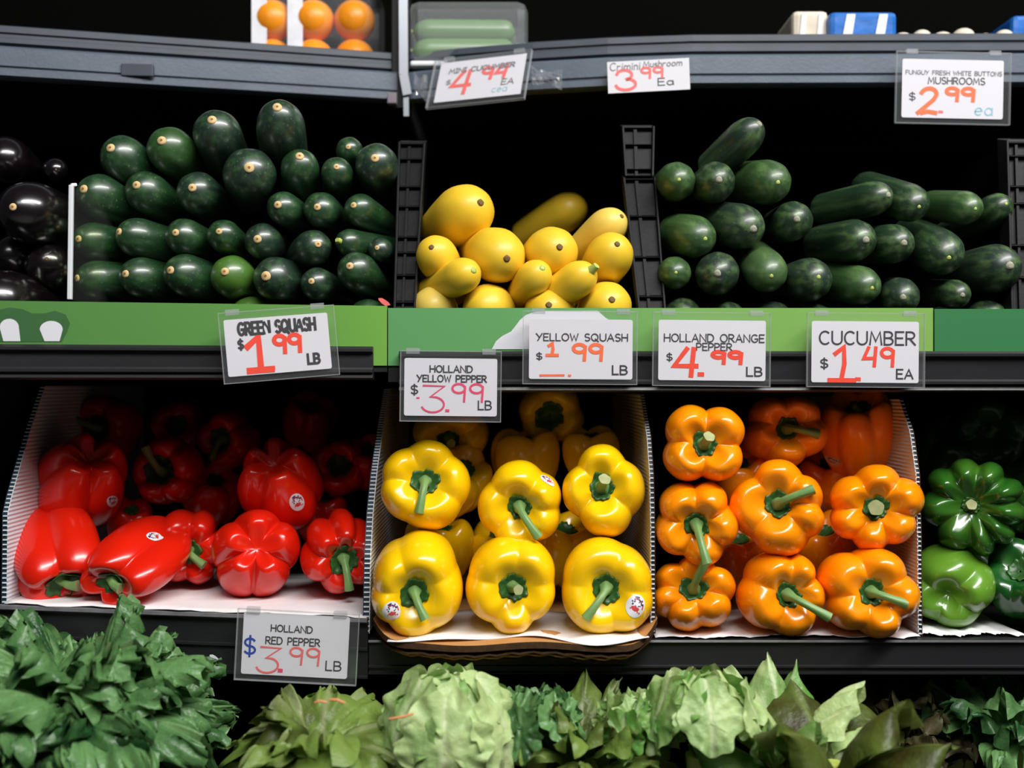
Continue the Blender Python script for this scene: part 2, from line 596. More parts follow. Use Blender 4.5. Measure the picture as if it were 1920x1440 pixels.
polygon_on('printed_mark', MID_L, bullet(77, 120, 602, 640, 9, 6), 0.0028, lg, s)

s = thing('produce_shelf', 'black middle shelf under the yellow squash and cucumbers, fronted in two greens', 'shelf', (0, 0, 0), 'green fronted middle shelves')
shelf_deck('deck', MID_R, mz(1.252), mz(1.286), s)
sp_ = cut_poly(MID_R, 728, 1748)
swept('green_strip', sp_, rect_prof(-0.002, 0.003, mz(1.268), mz(1.3245)), strip_mat('pale_green_strip_print', [(0, (90, 150, 92)), (0.35, (98, 156, 90)), (0.55, (116, 164, 84)), (1, (122, 166, 78))], sp_[0][0], sp_[-1][0]), s)
sp_ = cut_poly(MID_R, 1750, 2595)
swept('green_strip', sp_, rect_prof(-0.003, 0.003, mz(1.277), mz(1.3235)), mat('forest_green_strip', lin((52, 116, 68)), 0.42, 0.4), s)
rl = cut_poly(MID_R, 750, 2595)
swept('price_rail', rl, [(-0.003, mz(1.281)), (-0.009, mz(1.282)), (-0.012, mz(1.2795)), (-0.012, mz(1.277)), (-0.007, mz(1.275)), (-0.007, mz(1.2545)), (-0.012, mz(1.2525)), (-0.012, mz(1.250)), (-0.008, mz(1.2485)), (-0.010, mz(1.244)), (0.003, mz(1.242)), (0.003, mz(1.281))], M['rail'], s)
polygon_on('printed_mark', MID_R, [(922, 655), (930, 640), (942, 630), (958, 622), (966, 612), (975, 600), (986, 591), (1000, 586), (1015, 583), (1120, 583), (1136, 597), (1150, 604), (1165, 628), (1178, 655)], 0.0028, lg, s)

# top shelves ----------------------------------------------------
Z_TOP = tz(1.560)


def top_shelf(poly, label):
    s = thing('produce_shelf', label, 'shelf', (0, 0, 0), 'slate grey top shelves')
    shelf_deck('deck', [(x, y + 0.012) for x, y in poly], tz(1.540), Z_TOP, s)
    swept('front_lip', poly, [(0.0, tz(1.5276)), (0.012, tz(1.5276)), (0.012, tz(1.556)), (-0.001, tz(1.556)), (-0.003, tz(1.554)), (-0.003, tz(1.538)), (-0.0005, tz(1.5370)), (-0.0005, tz(1.5355)), (-0.004, tz(1.5345)), (-0.004, tz(1.529))], M['grey'], s)
    swept('upper_ledge', poly, [(0.013, tz(1.555)), (0.02, tz(1.555)), (0.02, tz(1.5775)), (0.010, tz(1.5775)), (0.0045, tz(1.5755)), (0.0045, tz(1.570)), (0.007, tz(1.569)), (0.007, tz(1.566)), (0.0045, tz(1.565)), (0.0045, tz(1.5605)), (0.010, tz(1.5600))], M['grey_dark'], s)
    return s


tl = top_shelf(TOP_L, 'slate grey upper shelf above the zucchini and eggplants with an empty label clip')
mb = MB()
x, y = on(TOP_L, 257)
a = W(228, 120, y - 0.006); b = W(287, 143, y - 0.006)
mb.hexa([(a.x, y - 0.009, b.z), (b.x, y - 0.006, b.z), (b.x, y - 0.001, b.z), (a.x, y - 0.001, b.z)], [(a.x, y - 0.009, a.z), (b.x, y - 0.006, a.z), (b.x, y - 0.001, a.z), (a.x, y - 0.001, a.z)])
mb.build('label_clip', M['grey_dark'], tl, bevel=0.001)
tr_ = top_shelf(TOP_R, 'slate grey upper shelf above the squash and cucumbers, hung with three price tags')

# corner post where the two upper shelves meet
cp = thing('corner_post', 'dark upright post with a pale metal edge where the two upper shelves meet', 'post', (0, 0, 0))
mb = MB()
p0, p1 = W(735, 205, 1.105 * KT), W(768, -40, 1.105 * KT)
mb.box((p0.x, 1.100 * KT, p0.z), (p1.x, 1.128 * KT, 1.86))
mb.build('post', M['black'], cp, bevel=0.001)
mb = MB()
mb.bar(W(756, -40, 1.09 * KT), W(757, 140, 1.09 * KT), 0.003, 0.010)
mb.bar(W(757, 140, 1.09 * KT), W(764, 178, 1.09 * KT), 0.004, 0.010)
mb.bar(W(761, 165, 1.092 * KT), W(762, 218, 1.092 * KT), 0.0016, 0.006)
mb.build('metal_edge', mat('pale_steel', (0.35, 0.37, 0.40), 0.35, metallic=0.6), cp)
mb = MB()
a = W(727, 176, 1.09 * KT); b = W(744, 196, 1.09 * KT)
mb.box((a.x, 1.085 * KT, b.z), (b.x, 1.097 * KT, a.z))
mb.build('end_cap', mat('dusty_mauve_plastic', lin((120, 110, 118)), 0.6), cp, bevel=0.001)

# bottom shelves -------------------------------------------------
s = thing('produce_shelf', 'black lower shelf holding the red peppers on white paper', 'shelf', (0, 0, 0), 'black lower shelves')
shelf_deck('deck', BOT_L, -0.024, -0.0012, s, zslope=bot_l_z)
swept('front_lip', BOT_L, [(0.0, 0.0), (-0.006, 0.0005), (-0.006, -0.003), (-0.001, -0.004), (-0.001, -0.026), (-0.004, -0.0265), (-0.004, -0.0285), (-0.001, -0.029), (-0.001, -0.052), (-0.003, -0.0525), (-0.003, -0.0545), (0.006, -0.0545), (0.006, 0.0)], M['rail'], s, zslope=bot_l_z)
swept('edge_trim', BOT_L, [(-0.0065, 0.001), (-0.0065, -0.002), (0.001, -0.0005), (0.001, 0.001)], mat('worn_grey_trim', lin((112, 112, 116)), 0.5, var=0.5, nscale=80), s, zslope=bot_l_z)
s = thing('produce_shelf', 'black lower shelf holding the yellow, orange and green peppers', 'shelf', (0, 0, 0), 'black lower shelves')
shelf_deck('deck', BOT_R, Z_BOT_R - 0.03, Z_BOT_R - 0.0012, s)
swept('front_lip', BOT_R, [(0.0, 1.0155), (-0.004, 1.0155), (-0.005, 1.0135), (-0.001, 1.0125), (-0.001, 0.992), (-0.004, 0.9915), (-0.004, 0.990), (-0.001, 0.9895), (-0.001, 0.986), (-0.004, 0.9855), (-0.004, 0.984), (0.006, 0.984), (0.006, 1.0155)], M['rail'], s)

# lower salad case -----------------------------------------------
cs = thing('salad_case', 'black salad tray along the foot of the display holding the lettuces', 'display case', (0, 0, 0))
plate('tray', (-0.95, 0.66, 0.825), (0.95, 1.40, 0.845), M['black'], cs)
plate('tray_lip', (-0.95, 0.645, 0.825), (0.95, 0.66, 0.855), M['rail'], cs)
plate('back_panel', (-0.95, 1.40, 0.845), (0.95, 1.42, 0.975), M['void'], cs)
plate('base', (-0.95, 0.70, 0.0), (0.95, 1.60, 0.825), M['black'], cs)


# ---------------------------------------------------------------- dividers
def black_divider(label, bot, top, wb, wt, ribs, split=None, group='black crate dividers'):
    """upright black crate end: bot/top = (pixel x, pixel y, depth)"""
    B_, T_ = W(bot[0], bot[1], bot[2] * KM), W(top[0], top[1], top[2] * KM)
    t = thing('crate_divider', label, 'divider', B_, group)
    ax = (T_ - B_)
    back = Vector((0, 0.022, 0.006))

    def at(f, sx, d):
        """f along the height, sx -1..1 across, d depth fraction"""
        wd = (wb + (wt - wb) * f) / 2
        return ax * f + Vector((sx * wd, 0, 0)) + back * d
    mb = MB()
    for sx in (-1, 1):      # two side rails of the channel
        mb.hexa([at(0, sx, 0) - Vector((0.0012, 0, 0)), at(0, sx, 0) + Vector((0.0012, 0, 0)), at(0, sx, 1) + Vector((0.0012, 0, 0)), at(0, sx, 1) - Vector((0.0012, 0, 0))],
                [at(1, sx, 0) - Vector((0.0012, 0, 0)), at(1, sx, 0) + Vector((0.0012, 0, 0)), at(1, sx, 1) + Vector((0.0012, 0, 0)), at(1, sx, 1) - Vector((0.0012, 0, 0))])
    mb.build('channel_rail', M['crate'], t, bevel=0.0006)
    mb = MB()
    mb.hexa([at(0, -1, .32), at(0, 1, .32), at(0, 1, 1), at(0, -1, 1)], [at(1, -1, .32), at(1, 1, .32), at(1, 1, 1), at(1, -1, 1)])
    mb.hexa([at(0, -.3, .14), at(0, -.08, .14), at(0, -.08, .9), at(0, -.3, .9)], [at(.97, -.3, .14), at(.97, -.08, .14), at(.97, -.08, .9), at(.97, -.3, .9)])
    mb.build('channel_back', M['crate'], t)
    for f in ribs:
        mb = MB()
        h = 0.006
        mb.hexa([at(f, -1, .04), at(f, 1, .04), at(f, 1, .5), at(f, -1, .5)], [at(f + h, -1, .08), at(f + h, 1, .08), at(f + h, 1, .5), at(f + h, -1, .5)])
        mb.build('rib', M['crate'], t, bevel=0.0005)
    mb = MB()
    mb.hexa([at(0, -.15, 1), at(0, .15, 1), at(0, .15, 1) + Vector((0, .30, 0)), at(0, -.15, 1) + Vector((0, .30, 0))],
            [at(.96, -.15, 1), at(.96, .15, 1), at(.96, .15, 1) + Vector((0, .24, 0)), at(.96, -.15, 1) + Vector((0, .24, 0))])
    mb.build('side_panel', M['void'], t)
    return t


black_divider('black ribbed crate divider between the zucchini and the yellow squash', (758, 585, 1.12), (772, 266, 1.20), 0.019, 0.0255, [0.0, 0.05, 0.2, 0.33, 0.42, 0.60, 0.72, 0.89, 0.985])
black_divider('tall black ribbed crate divider between the yellow squash and the cucumbers', (1224, 590, 1.12), (1199, 332, 1.185), 0.024, 0.031, [0.0, 0.12, 0.40, 0.70, 0.98])
t2 = black_divider('black open-topped crate end stacked on the tall divider beside the cucumbers', (1199, 330, 1.187), (1197, 236, 1.205), 0.027, 0.0315, [0.0, 0.13, 0.62, 0.96])
black_divider('black slatted crate divider at the far end of the cucumbers', (1921, 590, 1.12), (1912, 262, 1.18), 0.022, 0.024, [0.0, 0.2, 0.38, 0.62, 0.72, 0.9, 0.98])
sl = [o for o in COL.objects if o.parent is None and o.name.startswith('crate_divider')][-1]
for i, px in enumerate((1822, 1851, 1863, 1870, 1882, 1893)):
    mb = MB()
    mb.bar(W(px, 372, 1.34 * KM) - sl.location, W(px, 306 + (i * 7) % 15, 1.34 * KM) - sl.location, 0.0016, 0.003)
    mb.build('slat', mat('worn_grey_slat', lin((80, 82, 84)), 0.5), sl)

wd = thing('divider_panel', 'thin white upright divider between the eggplants and the zucchini', 'divider', W(131, 560, 1.06 * KM))
mb = MB()
a, b = W(131, 562, 1.06 * KM) - wd.location, W(134, 347, 1.06 * KM) - wd.location
mb.bar(a, b, 0.0042, 0.004)
mb.bar(b - Vector((0.0005, 0, 0)), b + Vector((0.003, 0.004, 0.001)), 0.003, 0.003)
mb.build('edge_strip', M['white'], wd, bevel=0.0008)
mb = MB()
mb.hexa([a + Vector((-.001, .003, 0)), a + Vector((.001, .003, 0)), a + Vector((.001, .3, 0)), a + Vector((-.001, .3, 0))],
        [b + Vector((-.001, .003, 0)), b + Vector((.001, .003, 0)), b + Vector((.001, .3, 0)), b + Vector((-.001, .3, 0))])
mb.build('side_panel', M['acrylic'], wd)


# ---------------------------------------------------------------- produce boxes
def fluted_wall(parent, X, prof_px, back, z0, thick=0.005, inner=1, ridge='ridge', dots=True, back_cut=0.0):
    """side wall of a box in the plane X: prof_px = [(depth, z)] of its front edge from bottom to top;
    inner = +1 when its inside faces +x"""
    xi, xo = (X, X - inner * thick)
    pr = list(prof_px)
    ring = pr + [(back - back_cut, pr[-1][1]), (back, z0)]
    n = len(ring)

    def sheet(x0, x1):
        mb = MB()
        mb.add([(x0, y, z) for y, z in ring] + [(x1, y, z) for y, z in ring],
               [tuple(range(n)), tuple(reversed(range(n, 2 * n)))] + [(i, i + n, (i + 1) % n + n, (i + 1) % n) for i in range(n)])
        return mb
    th = 0.0007
    sheet(xi, xi - inner * th).build('side_wall', M[ridge], parent)
    sheet(xo, xo + inner * th).build('outer_sheet', M['teal' if dots else 'kraft_dark'], parent)
    mb = MB()
    core = [(y + 0.0012, z - (0.0012 if i == len(pr) - 1 else 0)) for i, (y, z) in enumerate(pr)] + [(back, pr[-1][1] - 0.001), (back, z0)]
    k = len(core)
    x0, x1 = xi - inner * th, xo + inner * th
    mb.add([(x0, y, z) for y, z in core] + [(x1, y, z) for y, z in core], [tuple(range(k)), tuple(reversed(range(k, 2 * k)))] + [(i, i + k, (i + 1) % k + k, (i + 1) % k) for i in range(k)])
    mb.build('flute_core', M['teal'], parent)
    # the webs between the two sheets, seen end-on along the cut edge
    mb = MB()
    for (ya, za), (yb, zb) in zip(pr, pr[1:]):
        L_ = math.hypot(yb - ya, zb - za)
        m = max(1, int(L_ / 0.0042))
        for i in range(m):
            f = (i + .5) / m
            y, z = ya + (yb - ya) * f, za + (zb - za) * f
            mb.box((min(x0, x1), y - 0.0001, z - 0.0006), (max(x0, x1), y + 0.003, z + 0.0006))
    mb.build('flute_web', M['white'], parent)


# red pepper box
rb = thing('produce_box', 'white fluted box of red peppers with a teal outer edge', 'box', (0, 0, 0), 'fluted boxes of peppers')
XR = -0.4665
zz = bot_l_z(XR)
fluted_wall(rb, XR, [(1.035, zz), (1.037, 1.13), (1.045, 1.145), (1.085, 1.205), (1.12, 1.248)], 1.42, zz, 0.0055, 1)
mb = MB()
rp = []
random.seed(5)
x0, x1 = XR + 0.001, -0.1335
nx, ny = 34, 14
g = []
for j in range(ny):
    for i in range(nx):
        x = x0 + (x1 - x0) * i / (nx - 1)
        y = 1.0265 + (1.24 - 1.0265) * j / (ny - 1)
        if j == 0:
            y += 0.002 * math.sin(i * 1.1) + 0.0015 * math.sin(i * 2.7)
        g.append((x, y, bot_l_z(x) + 0.0026 + 0.0008 * math.sin(i * .9 + j * 1.3) * (0.3 + 0.7 * (j < 4))))
mb.add(g, [(j * nx + i, j * nx + i + 1, (j + 1) * nx + i + 1, (j + 1) * nx + i) for j in range(ny - 1) for i in range(nx - 1)])
o = mb.build('liner_paper', M['paper'], rb, smooth=True)
sd = o.modifiers.new('thick', 'SOLIDIFY'); sd.thickness = 0.0005; sd.offset = -1

# yellow pepper box
yb = thing('produce_box', 'brown cardboard box of yellow peppers with fluted sides and a curled front flap', 'box', (0, 0, 0), 'fluted boxes of peppers')
ZY = 1.0205
fluted_wall(yb, -0.1310, [(1.030, ZY), (1.040, 1.09), (1.060, 1.13), (1.090, 1.165), (1.140, 1.205), (1.20, 1.245)], 1.42, ZY, 0.0065, 1, 'ridge')
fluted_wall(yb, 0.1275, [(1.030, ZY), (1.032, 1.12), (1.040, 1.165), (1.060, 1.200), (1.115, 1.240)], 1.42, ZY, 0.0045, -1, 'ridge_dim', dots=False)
# floor panel with the curled front flap
mb = MB()
nx, ny = 40, 10
top, bot = [], []
for j in range(ny):
    for i in range(nx):
        u = i / (nx - 1) * 2 - 1
        x = 0.003 + u * 0.1305
        front = 0.983 + 0.050 * max(0, abs(u) - 0.72) ** 2 / 0.0784 * 0.9
        y = front + (1.40 - front) * (j / (ny - 1)) ** 1.6
        curl = 0.012 * max(0, abs(u) - 0.80) ** 2 / 0.04 * (1 if j < 6 else 0.2)
        wob = 0.0025 * math.sin(u * 6.5 + 0.6) * (1 if j < 3 else 0.2)
        z = 1.0192 + curl + wob * .7
        top.append((x, y, z + 0.0028))
        bot.append((x, y, z - 0.0030))
q = [(j * nx + i, j * nx + i + 1, (j + 1) * nx + i + 1, (j + 1) * nx + i) for j in range(ny - 1) for i in range(nx - 1)]
mb.add(top, q, 0)
mb.add(bot, [tuple(reversed(f)) for f in q], 0)
mb.add([top[i] for i in range(nx)] + [bot[i] for i in range(nx)], [(i, i + nx, i + 1 + nx, i + 1) for i in range(nx - 1)], 1)
mb.build('floor_flap', [M['kraft'], M['kraft_dark']], yb, smooth=True)
# torn layers hanging under the flap's edge
mb = MB()
for lay in range(3):
    vs = []
    for i in range(nx):
        u = i / (nx - 1) * 2 - 1
        x = 0.003 + u * (0.128 - 0.004 * lay)
        front = 0.985 + lay * 0.004 + 0.045 * max(0, abs(u) - 0.72) ** 2 / 0.0784
        z = 1.0128 - lay * 0.0032 + 0.0018 * math.sin(u * 6.5 + 0.6) + 0.0008 * math.sin(i * 2.1 + lay) + 0.008 * max(0, abs(u) - 0.8) ** 2 / 0.04
        vs += [(x, front, z), (x, front, z - 0.0016), (x, front + 0.026, z - 0.0016), (x, front + 0.026, z)]
    mb.add(vs, [(i * 4 + k, (i + 1) * 4 + k, (i + 1) * 4 + (k + 1) % 4, i * 4 + (k + 1) % 4) for i in range(nx - 1) for k in range(4)], lay % 2)
mb.build('corrugated_edge', [M['kraft_dark'], M['kraft']], yb)
# white liner
mb = MB()
g = []
for j in range(8):
    for i in range(nx):
        u = i / (nx - 1) * 2 - 1
        x = 0.006 + u * 0.116
        y = 0.992 + 0.012 * math.sin(u * 4.0 + 2.2) + 0.02 * max(0, abs(u) - .8) + j * 0.018
        g.append((x, y, 1.0232 + 0.0010 * math.sin(u * 9 + j) * (j < 3) + 0.0016 * (j == 0) * math.sin(u * 6.5 + .6)))
mb.add(g, [(j * nx + i, j * nx + i + 1, (j + 1) * nx + i + 1, (j + 1) * nx + i) for j in range(7) for i in range(nx - 1)])
o = mb.build('liner_paper', M['paper'], yb, smooth=True)
sd = o.modifiers.new('thick', 'SOLIDIFY'); sd.thickness = 0.0005; sd.offset = 1

# orange pepper box
ob = thing('produce_box', 'shade-toned fluted box of orange peppers beside the green peppers', 'box', (0, 0, 0), 'fluted boxes of peppers')
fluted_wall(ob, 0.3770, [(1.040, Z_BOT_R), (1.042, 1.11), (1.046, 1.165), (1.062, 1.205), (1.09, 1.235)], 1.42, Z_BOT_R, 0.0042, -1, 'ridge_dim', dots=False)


def torn_paper(name, x0, x1, yf, z, parent, seed, label=None, cat=None):
    rnd = random.Random(seed)
    nx, ny = 60, 10
    ed = [rnd.uniform(-1, 1) for _ in range(nx)]
    g = []
    for j in range(ny):
        for i in range(nx):
            u = i / (nx - 1)
            y = yf + 0.36 * (j / (ny - 1)) ** 1.6
            e = 0.0045 * math.sin(u * 9 + seed) + 0.0022 * ed[i]
            y += e * (1 - j / (ny - 1)) ** 3
            zz_ = z + 0.0018 * abs(math.sin(u * 17 + j * .7)) * (j < 5) + 0.0006
            g.append((x0 + (x1 - x0) * u, y, zz_))
    mb = MB()
    mb.add(g, [(j * nx + i, j * nx + i + 1, (j + 1) * nx + i + 1, (j + 1) * nx + i) for j in range(ny - 1) for i in range(nx - 1)])
    o = mb.build(name, M['paper'], parent, smooth=True, label=label, cat=cat)
    sd = o.modifiers.new('thick', 'SOLIDIFY'); sd.thickness = 0.0004; sd.offset = -1
    return o


torn_paper('liner_paper', 0.1320, 0.3755, 1.032, Z_BOT_R, ob, 3)
torn_paper('liner_paper', 0.379, 0.475, 1.040, Z_BOT_R, None, 8, 'crumpled white paper with a torn edge under the pale green pepper', 'paper')


# ---------------------------------------------------------------- bell peppers
class Pepper:
    def __init__(s, rx, ry, H, lobes, crease=0.12, dimple=0.35, dbot=0.25, taper=0.85, seed=0, cbot=0.22, puff=0.10, sq=0.62, sharp=0.4):
        s.sharp = sharp
        s.rx, s.ry, s.H = rx, ry, H
        s.crease, s.dimple, s.dbot, s.taper, s.cbot, s.puff, s.sq = crease, dimple, dbot, taper, cbot, puff, sq
        rnd = random.Random(seed)
        s.ph = [rnd.uniform(0, 6.28) for _ in range(6)]
        # lobes: list of (centre angle deg, amplitude); creases half way between
        lo = sorted((a % 360, am) for a, am in lobes)
        s.lob = []
        n = len(lo)
        for i, (a, am) in enumerate(lo):
            pa = lo[i - 1][0] - (360 if i == 0 else 0)
            na = lo[(i + 1) % n][0] + (360 if i == n - 1 else 0)
            s.lob.append(((a + pa) / 2, (a + na) / 2, am))

    def lobe(s, th):
        d = np.degrees(th) % 360
        B = np.zeros_like(d)
        A = np.zeros_like(d)
        for c0, c1, am in s.lob:
            for sh in (-360, 0, 360):
                u = (d + sh - c0) / (c1 - c0) * 2 - 1
                k = np.abs(u) <= 1
                au = np.clip(np.abs(u), 0, 1)
                b = s.sharp * (1 - au ** 2.4) ** 0.62 + (1 - s.sharp) * (0.5 + 0.5 * np.cos(math.pi * au ** 1.5))
                B = np.where(k, b, B)
                A = np.where(k, am * b, A)
        return B, A

    def surf(s, th, ph):
        th, ph = np.broadcast_arrays(np.asarray(th, float), np.asarray(ph, float))
        sn, cs = np.sin(ph), np.cos(ph)
        rho = np.abs(sn) ** s.sq
        z = np.sign(cs) * np.abs(cs) ** 0.85
        B, A = s.lobe(th)
        topw = np.clip(cs, 0, 1)
        botw = np.clip(-cs, 0, 1)
        c = s.crease * (0.80 + 0.35 * topw) * (1 - 0.55 * botw ** .5) + s.cbot * botw
        nz = 0.03 * np.sin(th + s.ph[0] + 1.2 * cs) + 0.022 * np.sin(2 * th + s.ph[1] + cs) + 0.012 * np.sin(3 * th + s.ph[2] - 2 * cs)
        mid = 1 - (1 - s.taper) * np.clip((1 - z) / 2, 0, 1) ** 1.2
        r = rho * (1 - c * (1 - B) + A + nz) * mid
        w = np.exp(-((rho - 0.66) / 0.26) ** 2)
        zt = z * s.H
        R = (s.rx + s.ry) / 2
        zt = zt + R * topw * (s.puff * (B - 0.5) * 2 * w + A * 0.8 * w - s.dimple * np.exp(-(rho / 0.47) ** 2))
        zt = zt - R * botw * (s.puff * (B - 0.4) * 2.2 * w - s.dbot * np.exp(-(rho / 0.34) ** 2))
        zt = zt + R * 0.05 * np.sin(th + s.ph[3]) * topw * w
        return np.stack([r * s.rx * np.cos(th), r * s.ry * np.sin(th), zt], -1)

    def mesh(s, nth=120, nph=64):
        th = np.linspace(0, 2 * math.pi, nth, endpoint=False)
        ph = np.linspace(0.02, math.pi - 0.02, nph)
        V = s.surf(th[None, :], ph[:, None]).reshape(-1, 3)
        top = s.surf(np.array([0.0]), np.array([0.001]))[0] * np.array([0, 0, 1])
        bot = s.surf(np.array([0.0]), np.array([math.pi - 0.001]))[0] * np.array([0, 0, 1])
        vs = [tuple(v) for v in V] + [tuple(top), tuple(bot)]
        fs = []
        for j in range(nph - 1):
            for i in range(nth):
                i2 = (i + 1) % nth
                fs.append((j * nth + i, (j + 1) * nth + i, (j + 1) * nth + i2, j * nth + i2))
        T, Bo = nth * nph, nth * nph + 1
        for i in range(nth):
            i2 = (i + 1) % nth
            fs.append((T, i, i2))
            fs.append((Bo, (nph - 1) * nth + i2, (nph - 1) * nth + i))
        return vs, fs, top[2]


def sight(P, axis):
    """axis given as (right, -toward the viewer, up) about the line from P to the camera"""
    d = (Vector((0, 0, CZ)) - P).normalized()
    r = d.cross(Vector((0, 0, -1))).normalized()
    if r.x < 0:
        r = -r
    u = d.cross(r)
    if u.z < 0:
        u = -u
    return (r * axis[0] + d * -axis[1] + u * axis[2]).normalized()


def frame(axis, flip=False):
    """rotation whose +Z is axis (or -axis), +X near image right, +Y near image up"""
    z = Vector(axis).normalized()
    if flip:
        z = -z
    x = Vector((1, 0, 0)) * (-1 if flip else 1)
    x = (x - z * x.dot(z)).normalized()
    y = z.cross(x)
    return Matrix((x, y, z)).transposed()


def add_sticker(parent, bvh, verts_world_normals, px, py, Rm, loc, wdt=0.010, hgt=0.012, rot=20):
    """oval fruit sticker laid on the skin where the photo shows it"""
    d = Vector(((px - 960) / F, 1, (720 - py) / F)).normalized()
    Ri = Rm.inverted()
    o_l, d_l = Ri @ (Vector((0, 0, CZ)) - loc), Ri @ d
    hit, nrm, _i, _d = bvh.ray_cast(o_l, d_l)
    if hit is None:
        return
    up = Ri @ Vector((0, 0, 1))
    r = up.cross(nrm).normalized()
    u = nrm.cross(r).normalized()
    ca, sa = math.cos(math.radians(rot)), math.sin(math.radians(rot))
    r, u = r * ca + u * sa, u * ca - r * sa
    rings, seg = 6, 28
    vs, fs, mi = [], [], []

    def pt(a, b):
        p = hit + r * a + u * b + nrm * 0.02
        h, n_, _a, _b = bvh.ray_cast(p, -nrm)
        return (h if h else hit) + nrm * 0.0005
    vs.append(pt(0, 0))
    for k in range(1, rings + 1):
        f = k / rings
        for i in range(seg):
            a = 2 * math.pi * i / seg
            vs.append(pt(math.cos(a) * f * wdt / 2, math.sin(a) * f * hgt / 2))
    for i in range(seg):
        i2 = (i + 1) % seg
        fs.append((0, 1 + i, 1 + i2)); mi.append(2 if 12 < i < 24 else 0)
        for k in range(rings - 1):
            a, b = 1 + k * seg, 1 + (k + 1) * seg
            fs.append((a + i, b + i, b + i2, a + i2))
            hsh = (i * 7919 + k * 104729 + i * i * 31) % 100
            if k < 2: c = 2 if 14 < i < 26 else (1 if hsh < 30 else 0)
            elif k < 4: c = 1 if (i < 14 and hsh < 42) else (2 if hsh > 82 else 0)
            else: c = 0
            mi.append(c)
    me = mesh_of('sticker', vs, fs, True, [M['sticker'], M['sticker_dark'], M['sticker_red']], mi)
    obj('sticker', me, parent, label='small oval fruit sticker')


def pepper(label, color, c, r, Y, stem=None, lobes=4, H=0.95, axis=None, flip=False, crease=0.12, dimple=0.46, dbot=0.25, taper=0.85, cbot=0.24, puff=0.1,
           seed=None, group=None, stick=None, stem_to=None, fwd=0.022, stem_r=0.0050, calyx=0.30, green=False, hole=False, cat='pepper', kindname='bell_pepper', stick_wh=(0.011, 0.013), sq=0.62, sharp=0.4):
    """c pixel centre, r pixel radii, Y depth of the widest section, stem pixel of the calyx,
    stem_to pixel where the stem ends (None: no stem), fwd how far it comes forward"""
    rx, ry = r[0] * 1.055 * Y / F, r[1] * 1.055 * Y / F
    R = (rx + ry) / 2
    Hh = H * R
    seed = seed if seed is not None else int(c[0] * 7 + c[1])
    rnd = random.Random(seed)
    if isinstance(lobes, int):
        a0 = rnd.uniform(0, 360)
        lobes = [(a0 + k * 360 / lobes + rnd.uniform(-9, 9), rnd.uniform(-0.02, 0.05)) for k in range(lobes)]
    lobes = [l if isinstance(l, tuple) else (l, rnd.uniform(-0.015, 0.03)) for l in lobes]
    if axis is None:
        ax, az = (stem[0] - c[0]) * Y / F / (Hh * 0.78), -(stem[1] - c[1]) * Y / F / (Hh * 0.78)
        m = math.hypot(ax, az)
        if m > 0.9:
            ax, az = ax * .9 / m, az * .9 / m
        axis = (ax, -math.sqrt(max(0.05, 1 - ax * ax - az * az)), az)
    # turn the axis so that it is measured against the line of sight, not the picture plane
    loc = W(c[0], c[1], Y)
    Rm = frame(sight(loc, axis), flip)
    if flip:
        lobes = [(180 - a, am) for a, am in lobes]
    P = Pepper(rx, ry, Hh, lobes, crease, dimple, dbot, taper, seed, cbot, puff, sq, sharp)
    t = thing(kindname, label, cat, loc, group)
    t.rotation_euler = Rm.to_euler()
    vs, fs, ztop = P.mesh()
    body = obj('body', mesh_of('body', vs, fs, True, [M['gpepper' if green else 'pepper']]), t, color=color)
    bvh = BVHTree.FromPolygons([Vector(v) for v in vs], fs)
    if stick:
        add_sticker(t, bvh, None, stick[0], stick[1], Rm, loc, stick_wh[0], stick_wh[1], stick[2] if len(stick) > 2 else 20)
    if flip:
        return t
    # calyx: ragged star lying in the dimple
    n = 48
    pts = 6 if not green else 9
    vs, fs = [], []
    rings = 5
    zl = []
    for k in range(rings + 1):
        f = k / rings
        for i in range(n):
            a = 2 * math.pi * i / n
            lim = calyx * .88 * (1 + 0.07 * math.cos(pts * a + seed) + 0.07 * math.cos(2 * a + 1.7 * seed) + 0.05 * math.cos(3 * a + seed) + 0.05 * math.cos(13 * a))
            rho = max(0.02, f * lim)
            ph = math.asin(min(1, rho ** (1 / P.sq)))
            p = P.surf(np.array([a]), np.array([ph]))[0]
            # rho shrinks near the middle: place the ring by its wanted radius
            q = Vector((rho * P.rx * math.cos(a), rho * P.ry * math.sin(a), p[2] + 0.0008 + 0.0016 * (1 - f) ** 2 + 0.0014 * max(0, f - 0.75) * 4 * (0.6 + 0.4 * math.cos(12 * a))))
            vs.append(q)
    for k in range(rings):
        for i in range(n):
            i2 = (i + 1) % n
            fs.append((k * n + i, (k + 1) * n + i, (k + 1) * n + i2, k * n + i2))
    o = obj('calyx', mesh_of('calyx', vs, fs, True, [M['stem_dark']]), t)
    sd = o.modifiers.new('thick', 'SOLIDIFY'); sd.thickness = 0.0012; sd.offset = 0
    if stem_to is not None:
        Ri = Rm.inverted()
        st = Vector((0, 0, ztop + 0.0005))
        base_w = Rm @ st + loc
        tip = W(stem_to[0], stem_to[1], base_w.y - fwd)
        e = Ri @ (tip - loc)
        ln = (e - st).length
        c1 = st + Vector((0, 0, 1)) * min(ln * 0.55, 0.022)
        pts_, rads = [], []
        N = 14
        for i in range(N + 1):
            f = i / N
            p = st * (1 - f) ** 2 + c1 * 2 * f * (1 - f) + e * f * f
            pts_.append(p)
            rr = 1.45 - 0.75 * min(1, f / 0.35) + (0.45 * max(0, f - 0.75) * 4 * 0.5)
            rads.append(stem_r * rr)
        mb = MB()
        mb.tube(pts_, rads, 20, 0, True, 5, 1)
        s_o = mb.build('stem', [M['stem'], M['cut']], t, smooth=True)
    return t


